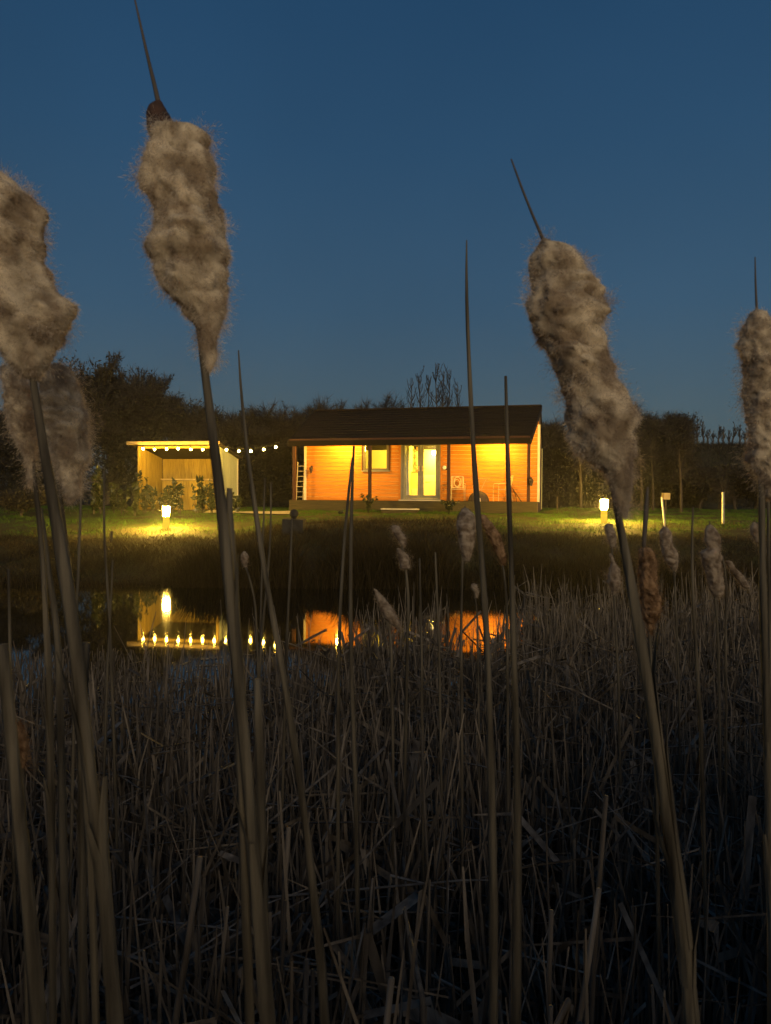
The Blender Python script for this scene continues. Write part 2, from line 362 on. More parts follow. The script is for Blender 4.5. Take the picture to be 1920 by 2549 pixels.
# roof: courses of felt shingles on a slab, in front
nc = 13
def eu(v, side): t = v / 2.6; return (eu0 + (ru0 - eu0) * t) if side == 0 else (eu1 + (ru1 - eu1) * t)
slab = MB(); V = []
for v, dz in ((0, 0), (2.6, 0)):
    for sd_ in (0, 1):
        V += [(eu(v, sd_), v, hroof(v) - .13), (eu(v, sd_), v, hroof(v) - .02)]
V = V + [(ru0, DB, hroof(0) - .13), (ru0, DB, hroof(0) - .02), (ru1, DB, hroof(0) - .13), (ru1, DB, hroof(0) - .02)]
slab.add(V, [[0, 2, 6, 4], [1, 5, 7, 3], [0, 1, 3, 2], [0, 4, 5, 1], [2, 3, 7, 6], [4, 6, 10, 8], [5, 9, 11, 7], [8, 10, 11, 9], [4, 8, 9, 5], [6, 7, 11, 10]])
slab.obj('roof_slab', M['barge'], house)
for i in range(nc):
    v0, v1 = i * 2.6 / nc - (.03 if i == 0 else 0), (i + 1) * 2.6 / nc + .02
    nseg = 26
    for k in range(nseg):
        a0, a1 = k / nseg, (k + 1) / nseg
        off = (.5 / nseg if i % 2 else 0)
        f0, f1 = max(0, a0 - off) + .0006, min(1, a1 - off) - .0006
        if i % 2 and k == nseg - 1: f1 = 1
        dz = random.uniform(-.004, .006)
        q = []
        for v, h in ((v0, .022 + dz), (v1, .004)):
            for f in (f0, f1): q.append((eu(v, 0) + (eu(v, 1) - eu(v, 0)) * f, v, hroof(v) + h))
        q += [(q[0][0], v0, hroof(v0) - .012), (q[1][0], v0, hroof(v0) - .012)]
        if i < 11:
            MB().add(q, [[0, 1, 3, 2], [4, 5, 1, 0]]).obj('shingle', M['roof'], house)
        else:
            MB().add(q, [[0, 1, 3, 2], [4, 5, 1, 0]]).obj('shingle', M['roof'], house)
MB().box(ru0, ru1, 2.5, 2.7, ZR_ - .01, ZR_ + .045).obj('ridge_cap', M['roof'], house)
MB().box(eu0, eu1, -.035, -.004, ZE, ZE + .20).obj('fascia', M['fascia'], house)
for sd_ in (0, 1):
    mb = MB(); x = .03 if sd_ else -.03
    V = [(eu(v, sd_) + q, v, hroof(v) + h) for q in (0, x) for v, h in ((-.03, -.17), (-.03, .03), (2.6, .03), (2.6, -.17))]
    mb.add(V, [[0, 1, 2, 3], [7, 6, 5, 4], [0, 4, 5, 1], [1, 5, 6, 2], [2, 6, 7, 3], [3, 7, 4, 0]]); mb.obj('barge_board', M['barge'], house)
for px in (733, 921, 1117, 1316):
    u = huz(px, 1200, .09)[0]
    MB().box(u - .055, u + .055, .035, .145, ZF + .002, ZE + .16).obj('porch_post', M['post'], house)
MB().box(eu0 + .02, eu1 - .02, .04, .14, ZE + .165, ZE + .28).obj('porch_beam', M['post'], house)
# porch lamps, hung above the line of the eave
for px in (862, 1237):
    u = huz(px, 1130, PD)[0]; v = .55
    zc = 3.92
    lm = MB().tube([(u, v, zc), (u, v, hroof(v) - .13)], .012, 6).lathe([(.03, zc), (.10, zc - .03), (.11, zc - .06)], (u, v, 0), 16).obj('porch_lamp', M['cable'], house)
    MB().lathe([(.085, -.062), (.08, -.10), (.05, -.125), (.01, -.13)], (u, v, zc), 16).obj('bulb', M['lampglow'], lm)
    ld = bpy.data.lights.new('porch_light', 'POINT'); ld.energy = 430; ld.color = (1, .53, .06); ld.shadow_soft_size = .06
    lo = bpy.data.objects.new('porch_light', ld); COL.objects.link(lo); p = hw(u, v - .0, zc - .22); lo.location = tuple(p)
# french doors
def frame(mb, a, b, lo, hi, w, y0, y1):
    mb.box(a, a + w, y0, y1, lo, hi); mb.box(b - w, b, y0, y1, lo, hi)
    mb.box(a + w, b - w, y0, y1, lo, lo + w); mb.box(a + w, b - w, y0, y1, hi - w, hi)
fr = MB(); frame(fr, dl, dr, ZF + .03, dt, .07, PD - .045, PD + .09); fr.obj('door_frame', M['grey'], house)
MB().box(dl - .06, dr + .06, PD - .16, PD - .03, ZF + .002, ZF + .045).obj('door_sill', M['trim'], house)
for a, b in ((dl - .075, dl - .003), (dr + .003, dr + .075)):
    MB().box(a, b, PD - .04, PD - .002, ZF + .05, dt).obj('door_trim', M['clad'], house)
dm = huz(1048, 1150, PD)[0]
for a, b, hx in ((dl + .075, dm - .004, dm - .07), (dm + .004, dr - .075, dm + .07)):
    d = MB(); frame(d, a, b, ZF + .105, dt - .075, .11, PD - .03, PD + .03); d = d.obj('french_door', M['grey'], house)
    MB().box(a + .11, b - .11, PD - .004, PD + .004, ZF + .215, dt - .185).obj('pane', M['glass'], d)
    hz = huz(1048, 1165, PD)[1]
    MB().box(hx - .025, hx + .025, PD - .045, PD - .0305, hz - .12, hz + .08).tube([(hx, PD - .08, hz), (hx, PD - .085, hz), (hx + .13 * (-1 if hx < dm else 1), PD - .085, hz - .01)], .018, 6).tube([(hx, PD - .046, hz), (hx, PD - .085, hz)], .014, 6).obj('handle', M['metal'], d)
# window
wf = MB(); frame(wf, wl, wr, wb, wt, .075, PD - .04, PD + .08); mu = huz(922, 1150, PD)[0]
wf.box(mu - .035, mu + .035, PD - .035, PD + .07, wb + .075, wt - .075)
wf = wf.obj('window', M['winframe'], house)
MB().box(wl + .075, mu - .035, PD, PD + .008, wb + .075, wt - .075).obj('pane', M['glass'], wf)
MB().box(mu + .035, wr - .075, PD, PD + .008, wb + .075, wt - .075).obj('pane', M['glass'], wf)
MB().box(wl - .06, wr + .06, PD - .10, PD - .041, wb - .05, wb).obj('sill', M['grey'], wf)
for a, b in ((wl - .06, wl - .002), (wr + .002, wr + .06)):
    MB().box(a, b, PD - .045, PD - .002, wb, wt).obj('window_trim', M['post'], house)
# ---- inside the room
def hthing(name, label, cat, u, v, z, group=None): return thing(name, label, cat, hw(u, v, z), -TH, group)
def inl(px, e): 
    ld = bpy.data.lights.new('room_light', 'POINT'); ld.energy = e; ld.color = (1, .68, .08); ld.shadow_soft_size = .1
    lo = bpy.data.objects.new('room_light', ld); COL.objects.link(lo); return lo
lu = huz(1068, 1120, 3.6)[0]
lt = hthing('wall_lamp', 'bright lit lamp on the cream wall behind the right glass door', 'lamp', lu, DB - .24, huz(1068, 1128, DB - .24)[1])
MB().lathe([(.03, -.1), (.09, -.08), (.11, .08), (.04, .1)], (0, -.12, 0), 14).obj('lamp_shade', M['inglow'], lt)
MB().tube([(0, .03, 0), (0, -.06, 0)], .03, 8).obj('bracket', M['metal'], lt)
lo = inl(0, 210); lo.location = tuple(hw(lu, DB - .75, 3.45))
lo = inl(0, 270); lo.location = tuple(hw((dl + dr) / 2, 3.0, 3.85))
lo = inl(0, 240); lo.location = tuple(hw((wl + wr) / 2 + .1, 3.3, 3.8))
cu, cz = huz(1022, 1177, 4.4)
k = hthing('kitchen_cabinet', 'pale kitchen cabinet seen through the left glass door', 'cabinet', cu, 4.55, ZF)
MB().box(-.30, .42, -.28, .28, .08, cz - ZF).obj('carcass', M['cream'], k); MB().box(-.33, .45, -.31, .28, cz - ZF + .002, cz - ZF + .04).obj('worktop', M['wood_in'], k)
MB().box(-.27, .05, -.30, -.282, .12, .5).obj('cabinet_door', M['white'], k); MB().box(.08, .40, -.30, -.282, .12, .5).obj('cabinet_door', M['white'], k)
oven = MB().box(-.27, .02, -.31, -.283, .54, .86).obj('oven_door', M['darkobj'], k)
su, sz = huz(1034, 1150, 4.5)
sh = hthing('wall_shelf', 'tall narrow dark shelf unit behind the french doors holding jars', 'shelf', su, 4.70, 0)
zs = [huz(1034, y, 4.7)[1] for y in (1178, 1158, 1140, 1122)]
for z in zs: MB().box(-.17, .17, -.12, .12, z - .02, z).obj('shelf_board', M['wood_in'], sh)
for s in (-1, 1): MB().box(s * .18 - .01, s * .18 + .01, -.12, .12, zs[0] - .02, zs[-1] + .22).obj('side_panel', M['wood_in'], sh)
jl = ['brown jar on the lowest board of the narrow shelf', 'dark jar on the second board of the narrow shelf', 'small pot on the third board of the narrow shelf', 'small jar on the top board of the narrow shelf']
for z, lab in zip(zs, jl):
    j = hthing('jar', lab, 'jar', su + random.uniform(-.06, .06), 4.68, z + .001, 'jars on the narrow shelf')
    MB().lathe([(.05, 0), (.062, .03), (.06, .11), (.04, .13)], sides=10).obj('jar_body', M['jar'], j); MB().lathe([(.045, .131), (.045, .155)], sides=10).obj('lid', M['wood_in'], j)
c_u = huz(1012, 1150, 1.75)[0]
def curtain(u, w, label):
    c = hthing('curtain', label, 'curtain', u, 1.78, 0, 'curtains beside the french doors'); xs_ = np.linspace(-w / 2, w / 2, 13); V = []
    for z, s in ((ZF + .1, 1.15), (ZF + 1, .8), (ZF + 2.3, 1)):
        for t in (0, .012):
            V += [(x * s, .03 * math.sin(i * 1.7) + t, z) for i, x in enumerate(xs_)]
    n = 13; F = []
    for r_ in range(2):
        for i in range(n - 1):
            a = r_ * 2 * n
            F += [(a + i, a + i + 1, a + 2 * n + i + 1, a + 2 * n + i), (a + n + i, a + 3 * n + i, a + 3 * n + i + 1, a + n + i + 1)]
    MB().add(V, np.array(F)).obj('cloth', M['white'], c, smooth=True)
    MB().tube([(-w / 2 - .05, 0, ZF + 2.32), (w / 2 + .05, 0, ZF + 2.32)], .012, 6).obj('rail', M['metal'], c)
curtain(c_u, .22, 'pale gathered curtain at the left edge of the french doors')
curtain(huz(1090, 1150, 1.75)[0], .12, 'pale gathered curtain at the right edge of the french doors')
iu = huz(1073, 1200, DB - .24)[0]
idr = MB().box(iu - .38, iu + .30, DB - .235, DB - .201, ZF, huz(1073, 1182, DB - .24)[1]).obj('interior_panel', M['white'], house)
MB().box(iu - .25, iu - .05, DB - .25, DB - .236, ZF + .78, ZF + .80).obj('panel_rail', M['wood_in'], idr)
# ---- on the porch
def chair(px, py, v, rz, label):
    u = huz(px, py, v)[0]; c = hthing('patio_chair', label, 'chair', u, v, ZF + .002, 'metal patio chairs on the porch'); c.rotation_euler.z += rz
    w, d, r_ = .25, .24, .012
    for sx_ in (-1, 1):
        MB().tube([(sx_ * w, -d, 0), (sx_ * w, -d, .62), (sx_ * w, -d + .06, .66), (sx_ * w, d - .05, .66)], r_, 6).obj('front_leg', M['metal'], c)
        MB().tube([(sx_ * w, d + .08, 0), (sx_ * w * .95, d - .02, .45), (sx_ * w * .9, d + .10, .92)], r_, 6).obj('rear_leg', M['metal'], c)
    MB().box(-w + .015, w - .015, -d, d, .43, .45).obj('seat', M['metal'], c)
    b = MB(); fr_ = [(-.21, d + .0, .50), (.21, d + .0, .50), (.21, d + .10, .93), (-.21, d + .10, .93), (-.21, d, .50)]
    for p, q in zip(fr_, fr_[1:]): b.tube([p, q], r_ * 1.3, 6)
    a = np.linspace(0, 2 * math.pi, 17); b.tube([(.13 * math.cos(t), d + .05 + .045 * math.sin(t), .715 + .19 * math.sin(t)) for t in a], r_ * 1.3, 6)
    b.tube([(.10 * math.cos(t) - .02, d + .055 + .03 * math.sin(t), .68 + .13 * math.sin(t)) for t in a], r_ * 1.2, 6)
    for x in (-.17, .17): b.tube([(x, d, .50), (x, d + .1, .93)], r_, 6)
    b.obj('backrest', M['metal'], c)
chair(1140, 1240, .95, R(12), 'metal patio chair with looped back just right of the middle porch post')
chair(1250, 1240, .95, R(-62), 'metal patio chair turned sideways between bistro table and right porch post')
tu = huz(1194, 1240, .85)[0]; tz = huz(1194, 1193, .85)[1] - ZF
t = hthing('bistro_table', 'small round bistro table between the two patio chairs', 'table', tu, .85, ZF + .002)
MB().lathe([(.30, tz - .02), (.31, tz - .01), (.31, tz), (.02, tz + .002)], sides=24).obj('table_top', M['metal'], t)
for kk in range(3):
    a = kk * 2.094 + .5; MB().tube([(.24 * math.cos(a), .24 * math.sin(a), tz - .02), (.07 * math.cos(a), .07 * math.sin(a), tz * .55), (.05 * math.cos(a), .05 * math.sin(a), tz * .4), (.24 * math.cos(a), .24 * math.sin(a), 0)], .012, 6).obj('leg', M['metal'], t)
bu = huz(1192, 1240, .45)[0]
bk = hthing('fire_bowl', 'dark round domed bowl leaning on its side in front of bistro table', 'bowl', bu, .42, ZF + .002)
MB().add(*(lambda: (lambda a, r: ([(p[0], p[1] * .35, p[2]) for p in [(r_ * math.cos(t), dy, max(0, r_ * math.sin(t))) for r_, dy in ((.36, .0), (.35, -.12), (.26, -.3), (.1, -.38)) for t in a]], np.array([(i * 13 + j, i * 13 + j + 1, (i + 1) * 13 + j + 1, (i + 1) * 13 + j) for i in range(3) for j in range(12)])))(np.linspace(0, math.pi, 13), 1))()).obj('shell', M['darkobj'], bk, smooth=True)
MB().tube([(.36 * math.cos(t), .004, .36 * math.sin(t)) for t in np.linspace(0, math.pi, 17)], .018, 6).obj('rim', M['darkobj'], bk)
MB().lathe([(.035, 0), (.035, .10), (.02, .12)], (.05, -.17, .0), 10).obj('white_spot', M['white'], bk)  # white piece standing for the bright opening in the bowl
lp = hthing('leaning_pole', 'thin dark folded pole leaning behind the right patio chair', 'pole', huz(1290, 1240, 1.0)[0], 1.0, ZF + .002)
MB().tube([(.12, 0, 0), (-.22, .2, .48)], .016, 6).tube([(-.05, 0, 0), (-.10, .12, .25), (-.2, .16, .40)], .012, 6).obj('pole', M['post'], lp)
def lantern(px, py, v, label):
    u, z = huz(px, py, v); w = hthing('wall_lantern', label, 'lantern', u, v, z, 'dark unlit wall lanterns')
    MB().box(-.03, .03, -.02, 0, -.08, .12).tube([(0, -.02, .08), (0, -.12, .12), (.02, -.16, .06)], .012, 6).obj('bracket', M['darkobj'], w)
    MB().lathe([(.03, -.18), (.075, .0), (.08, .03), (.02, .08)], (.02, -.16, 0), 8).obj('lantern_body', M['darkobj'], w)
lantern(777, 1167, PD - .023, 'small dark unlit wall lantern at left end of the orange wall')
lantern(1322, 1197, .034, 'small dark unlit lantern hanging on the right corner post')
u, z = huz(1107, 1164, PD - .023); w = hthing('socket_box', 'small pale round box on wall right of the french doors', 'box', u, PD - .023, z)
MB().lathe([(.075, 0), (.075, .05), (.05, .07)], sides=14).obj('box_lid', M['white'], w); w.rotation_euler = (R(90), 0, -TH)
MB().box(.06, .1, -.09, .03, 0, .04).obj('cable_clip', M['darkobj'], w)
la = huz(740, 1240, 1.2)[0]; lb = huz(757, 1240, 1.2)[0]; ltz = huz(757, 1150, 1.2)[1]
ld_ = hthing('ladder', 'white ladder standing upright behind the left porch post', 'ladder', la, 1.2, ZF + .002)
for x in (0, lb - la): MB().tube([(x, -.1, 0), (x, .06, ltz - ZF)], .022, 4).obj('rail', M['ladder'], ld_)
for i in range(7):
    f = (i + .6) / 7.4; MB().tube([(0, -.1 + .16 * f, (ltz - ZF) * f), (lb - la, -.1 + .16 * f, (ltz - ZF) * f)], .014, 5).obj('rung', M['ladder'], ld_)
# step in front of the deck
ua, ub = huz(948, 1272, -.75)[0], huz(1040, 1272, -.75)[0]; zt = huz(990, 1266, -.75)[1]
stp = hthing('timber_step', 'low wide timber step on the grass below the french doors', 'step', (ua + ub) / 2, -.60, 1.16)
hw_ = (ub - ua) / 2
MB().box(-hw_, hw_, -.16, .16, zt - 1.16 - .04, zt - 1.16).obj('tread', M['trim'], stp); MB().box(-hw_ + .02, hw_ - .02, -.14, -.11, 0, zt - 1.16 - .042).obj('riser', M['deck'], stp)  # pale tread puts the lit top edge into the colour
for x in (-hw_ + .03, hw_ - .06): MB().box(x, x + .03, -.108, .14, 0, zt - 1.16 - .042).obj('side', M['deck'], stp)

# ------------------------------------------------------------------ open bar shed on the left with its festoon lights
TS = R(9.0); SLp = at(344, 1250, 28.0); SLp = np.array([SLp[0], 28.0, 0.0])
def sw(u, v, z=0.0): return np.array([SLp[0] + u * math.cos(TS) + v * math.sin(TS), SLp[1] - u * math.sin(TS) + v * math.cos(TS), z])
def suz(px, py, v):
    d = ray(px, py); a = EYE[:2] - SLp[:2]; nv = np.array([math.sin(TS), math.cos(TS)]); t = (v - a @ nv) / (d[:2] @ nv)
    p = EYE + d * t; q = p[:2] - SLp[:2]; return float(q @ np.array([math.cos(TS), -math.sin(TS)])), float(p[2])
shed = thing('bar_shed', 'small open fronted timber bar shed with sloping roof left of the cabin', 'shed', SLp, -TS)
SB = 1.18; s1 = suz(545, 1180, 0)[0]; SD = 2.0
ztop = suz(440, 1108, 0)[1]; zbk = ztop - .42
nbd = 20
for i in range(nbd):
    a = .05 + i * (s1 - .1) / nbd; b = .05 + (i + 1) * (s1 - .1) / nbd - .008; dy = random.uniform(0, .006)
    MB().box(a, b, SD - .03 - dy, SD - .005, SB, zbk).obj('back_board', M['shed'], shed)
for i in range(12):
    a = .06 + i * (SD - .1) / 12; b = .06 + (i + 1) * (SD - .1) / 12 - .008; zt_ = ztop - .42 * a / SD
    MB().box(.005, .03 + random.uniform(0, .004), a, b, SB, zt_).obj('left_board', M['shed'], shed)
    MB().box(s1 - .03, s1 - .005 + random.uniform(0, .004), a, b, SB, zt_).obj('right_board', M['shedside'], shed)
for x in (0, s1 - .08): MB().box(x, x + .08, -.03, .055, SB, ztop).obj('corner_post', M['shed'], shed)
MB().box(s1 - .02, s1 + .02, SD - .06, SD + .0, SB, zbk).obj('corner_trim', M['trim'], shed)
sa = suz(317, 1100, -.3)[0]; sb_ = suz(543, 1100, -.3)[0]
mb = MB(); V = [(x, v, z) for x in (sa, sb_ + .05) for v, z in ((-.3, ztop + .02), (SD + .2, zbk - .03), (SD + .2, zbk + .06), (-.3, ztop + .11))]
mb.add(V, [[0, 1, 2, 3], [7, 6, 5, 4], [0, 4, 5, 1], [1, 5, 6, 2], [2, 6, 7, 3], [3, 7, 4, 0]]); mb.obj('roof', M['barge'], shed)
MB().box(sa - .01, sb_ + .06, -.335, -.303, ztop - .0, ztop + .12).obj('fascia', M['counter'], shed)
MB().box(.09, s1 - .09, -.02, .05, ztop - .12, ztop + .01).obj('lintel', M['shed'], shed)
cz0 = suz(460, 1192, 1.1)[1]
MB().box(.45, s1 - .05, .95, 1.3, cz0 - .05, cz0).obj('counter_top', M['counter'], shed)
for i in range(12):
    a = .5 + i * (s1 - .6) / 12; MB().box(a, a + (s1 - .6) / 12 - .008, 1.0, 1.03 - random.uniform(0, .006), SB, cz0 - .055).obj('counter_board', M['shed'], shed)
bp = [(356.5, 1117), (385, 1118.7), (415, 1117.7), (444, 1116.6), (475, 1118.7), (505, 1119.4), (534, 1119.4), (564, 1119.4), (595, 1122.9), (625, 1122.9), (657, 1119), (687, 1113)]
P_ = [sw(*(lambda q: (q[0], -.42, q[1]))(suz(x, y, -.42))) for x, y in bp]
st = thing('festoon_lights', 'string of glowing round bulbs hung along shed roof towards the cabin', 'string lights', P_[0])
cabp = []
for i, p in enumerate(P_):
    cabp.append(p + np.array([0, 0, .11]))
    if i < len(P_) - 1: cabp.append((p + P_[i + 1]) / 2 + np.array([0, 0, .085]))
cabp = [sw(sa, -.34, ztop + .08)] + cabp + [hw(eu0 + .03, -.04, ZE + .1)]
MB().tube(cabp, .007, 5).obj('cable', M['cable'], st, off=P_[0])
ph = np.linspace(-math.pi / 2, math.pi / 2, 9)
for p in P_:
    h = MB().lathe([(.02, .05), (.022, .12)], p, 8).obj('lamp_holder', M['cable'], st, off=P_[0])
    MB().lathe([(max(.004, .039 * math.cos(t)), .039 * math.sin(t)) for t in ph], p, 14).obj('bulb', M['bulb'], st, off=P_[0], smooth=True)

# ------------------------------------------------------------------ bollard lamps, posts, stone block
def ghit(px, py, lo=14.0, hi=45.0):
    Ds = np.arange(lo, hi, .05); P = np.array([at(px, py, d) for d in Ds]); g = ground_z(P[:, 0], P[:, 1]); k = np.argmax(P[:, 2] <= g)
    return float(Ds[k]) if P[k, 2] <= g[k] else hi
def bollard(px, pyb, D, label):
    D = ghit(px, pyb); p = at(px, pyb, D); b = thing('bollard_lamp', label, 'lamp', (p[0], p[1], p[2] - .03), 0, 'glowing bollard lamps on the lawn')
    MB().lathe([(.094, 0), (.092, .12), (.090, .30), (.088, .42)], sides=16).obj('column', M['bollbody'], b)
    MB().lathe([(.088, .421), (.090, .46), (.098, .64), (.102, .70)], sides=18).obj('diffuser', M['bollglow'], b, smooth=True)
    MB().lathe([(.106, .701), (.106, .72), (.06, .735)], sides=18).obj('cap', M['bollard'], b)
    return p
LB = bollard(414, 1318, 21.5, 'glowing bollard lamp on the lawn in front of the bar shed')
RB = bollard(1503.6, 1302, 20.6, 'glowing bollard lamp on the lawn right of the cabin')
DS = ghit(732, 1327); p = at(732, 1327, DS); g0 = gz(p[0], p[1]) - .05
sb2 = thing('stone_block', 'dark square stone block with a round ball on top beside the pond', 'stone', (p[0], p[1], g0))
zt = at(732, 1292, DS)[2] - g0; ks = 52 / 1841 * DS / .55
mb = MB(); V = np.array([(x, y, z) for z in (0, zt * .5, zt) for x, y in ((-.28 * ks, -.25), (.28 * ks, -.26), (.27 * ks, .25), (-.27 * ks, .26))]); V[:, :2] *= 1 + .06 * rng.standard_normal((12, 1)); V[8:, 2] += .02 * rng.standard_normal(4)
mb.add(V, [[0, 3, 2, 1], [8, 9, 10, 11]] + [[4 * k + i, 4 * k + (i + 1) % 4, 4 * k + 4 + (i + 1) % 4, 4 * k + 4 + i] for k in (0, 1) for i in range(4)]); mb.obj('block', M['stone'], sb2)
MB().lathe([(.07, zt - .03), (.05, zt + .03)] + [(max(.01, .115 * math.cos(t)), zt + .13 + .115 * math.sin(t)) for t in np.linspace(-1.2, 1.57, 9)], sides=16).obj('ball', M['stone'], sb2, smooth=True)
def stake(px, yt, yb, D, r_, label, mt='trim', lean=0.0):
    D = ghit(px + lean, yb)
    a, b = at(px, yt, D), at(px + lean, yb, D); o = thing('wooden_stake', label, 'stake', (b[0], b[1], b[2] - .06), 0, 'stakes standing in the grass')
    MB().tube([(0, 0, 0), (0, 0, .2), tuple(a - b + np.array([0, 0, .06]))], [r_, r_, r_ * .9], 6).obj('stake', M[mt], o); return o
stake(1648, 1238, 1312, 20.8, .032, 'tall pale stake brightly lit by the right bollard lamp', 'trim', 6)
stake(1800, 1225, 1305, 23.5, .04, 'tall pale stake alone on lawn at far right before the dark hedge', 'trim')
stake(278, 1322, 1350, 20.0, .035, 'short dark stake at left lawn edge near the bollard lamp', 'bark')
stake(1388, 1236, 1268, 27.5, .03, 'thin short stake by the grass mound right of the cabin', 'bark')
p = at(1658, 1240, 27.0)
sg = thing('nest_box', 'small pale square box on a pole behind the brightly lit stake', 'box', (p[0], p[1], gz(p[0], p[1]) - .05))
hz = p[2] - gz(p[0], p[1])
MB().tube([(0, 0, 0), (0, 0, hz)], .03, 6).obj('pole', M['bark'], sg); MB().box(-.12, .12, -.1, .1, hz + .001, hz + .24).obj('box_body', M['counter'], sg); MB().box(-.15, .15, -.14, .12, hz + .242, hz + .27).obj('lid', M['barge'], sg)
# path between shed and cabin
pp = []
for px, py in ((520, 1263), (600, 1263), (680, 1262), (735, 1264)):
    q = at(px, py, 27.2); pp.append(q)
mb = MB(); V = []
for q in pp:
    for dy in (-.55, .55): V.append((q[0], 26.9 + dy, gz(q[0], 26.9 + dy) + .035))
mb.add(V, np.array([(2 * i, 2 * i + 2, 2 * i + 3, 2 * i + 1) for i in range(len(pp) - 1)])); tag(mb.obj('path', M['path']), kind='structure')

# ------------------------------------------------------------------ shrubs
def leaves(mb, C, Rr, n, size, up=.3):
    """leaf quads round centres C with radii Rr"""
    i = rng.integers(0, len(C), n); d = rng.standard_normal((n, 3)); d /= np.linalg.norm(d, axis=1)[:, None]
    P = C[i] + d * Rr[i][:, None] * rng.uniform(.3, 1, n)[:, None] ** .6
    a = rng.standard_normal((n, 3)); a[:, 2] += up; a /= np.linalg.norm(a, axis=1)[:, None]
    b = np.cross(a, rng.standard_normal((n, 3))); b /= np.linalg.norm(b, axis=1)[:, None]
    s = size * rng.uniform(.6, 1.3, n)[:, None]
    V = np.stack([P - a * s * .5, P + b * s * .22, P + a * s * .5, P - b * s * .22], 1).reshape(-1, 3)
    k = np.arange(n) * 4; F = np.stack([k, k + 1, k + 2, k + 3], 1)
    mb.add(V, F, np.repeat(rng.uniform(-1, .6, n), 4))
def laurel(px, yt, D, label, dense=1.0, group='young laurel shrubs around the bar shed'):
    p = at(px, yt, D); g = gz(p[0], p[1]); h = p[2] - g
    o = thing('laurel_shrub', label, 'shrub', (p[0], p[1], g - .03), 0, group)
    ns = random.randint(3, 5)
    for k in range(ns):
        lx, ly = random.uniform(-.16, .16), random.uniform(-.1, .1); hh = h * random.uniform(.6, 1)
        pts = [(lx * .3, ly * .3, 0), (lx * .7, ly * .7, hh * .5), (lx * 1.2, ly * 1.2, hh)]
        MB().tube(pts, [.013, .010, .005], 5).obj('stem', M['bark'], o)
        zz = np.linspace(.25, 1, 10); C = np.stack([lx * (.3 + .9 * zz), ly * (.3 + .9 * zz), hh * zz], 1)
        mb = MB(); leaves(mb, C, np.full(10, .09), int(30 * dense), .21, .6); mb.obj('foliage', M['leaf'], o)
lq = [(232, 1160, 26.0, 'bushiest lit laurel left of the bar shed', 2.6), (252, 1165, 26.2, 'second laurel shrub left of the bar shed, behind the bushiest one', 2.2), (285, 1180, 26.4, 'sparse laurel shrub between bushy laurels and bar shed', 1.4), (305, 1182, 26, 'thin laurel shrub just outside left corner of bar shed', 1.2), (335, 1195, 25.6, 'low laurel hugging the ground outside the shed corner', 1.2),
      (360, 1175, 26.6, 'tall thin laurel silhouetted inside left edge of shed opening', 1.0), (381, 1205, 26.6, 'short laurel second from left in front of bar counter', 1.0), (405, 1215, 26.4, 'lowest laurel in front of the middle of bar counter', 1.0), (430, 1178, 26.6, 'leafy laurel reaching above bar counter near the bollard', 1.2), (448, 1180, 26.4, 'leaning laurel right beside the one reaching above counter', 1.0), (490, 1205, 26.2, 'laurel before right half of bar counter', 1.2), (508, 1176, 26.5, 'tallest dark laurel at right end of bar counter', 1.8), (530, 1190, 26.4, 'laurel at right front corner post of bar shed', 1.5), (588, 1215, 27.0, 'small laurel by the sage side wall of bar shed', 1.3)]
for a in lq: laurel(*a)
def fern(px, yt, D, label):
    p = at(px, yt, D); g = gz(p[0], p[1]); h = p[2] - g
    o = thing('leafy_plant', label, 'plant', (p[0], p[1], g - .02), 0, 'leafy plants at the foot of the deck')
    for k in range(9):
        a = k * .7 + random.random(); e = h * random.uniform(.3, .62)
        pts = [(0, 0, 0), (.3 * e * math.cos(a), .3 * e * math.sin(a), h * .7), (e * math.cos(a), e * math.sin(a), h * random.uniform(.7, 1))]
        mb = MB().tube(pts, [.009, .007, .003], 4)
        t = np.linspace(.3, 1, 8)[:, None]; C = np.array(pts[0]) * (1 - t) ** 2 + 2 * np.array(pts[1]) * t * (1 - t) + np.array(pts[2]) * t ** 2
        leaves(mb, C, np.full(8, .05), 26, .11, .2); mb.obj('frond', M['leaf'], o)
fern(917, 1228, 26.3, 'small leafy plant before the deck under the window')
fern(1118, 1240, 25.7, 'bushier leafy plant before the deck right of the french doors')
fern(848, 1272, 25.6, 'little broad leafed plant on grass below left half of deck')

# ------------------------------------------------------------------ trees
def tube_np(P0, P1, R0, R1, sides):
    d = P1 - P0; d /= np.linalg.norm(d, axis=1)[:, None] + 1e-9
    ref = np.tile([.31, .17, .93], (len(d), 1)); ref[np.abs((d * ref).sum(1)) > .95] = [1, 0, 0]
    A = np.cross(d, ref); A /= np.linalg.norm(A, axis=1)[:, None]; B = np.cross(d, A)
    a = np.arange(sides) * 2 * math.pi / sides; c, s = np.cos(a)[None, :, None], np.sin(a)[None, :, None]
    ring = c * A[:, None] + s * B[:, None]
    V = np.stack([P0[:, None] + ring * R0[:, None, None], P1[:, None] + ring * R1[:, None, None]], 1).reshape(-1, 3)
    n = len(P0); base = np.arange(n)[:, None] * 2 * sides; j = np.arange(sides)[None]
    F = np.stack([base + j, base + (j + 1) % sides, base + sides + (j + 1) % sides, base + sides + j], -1).reshape(-1, 4)
    return V, F
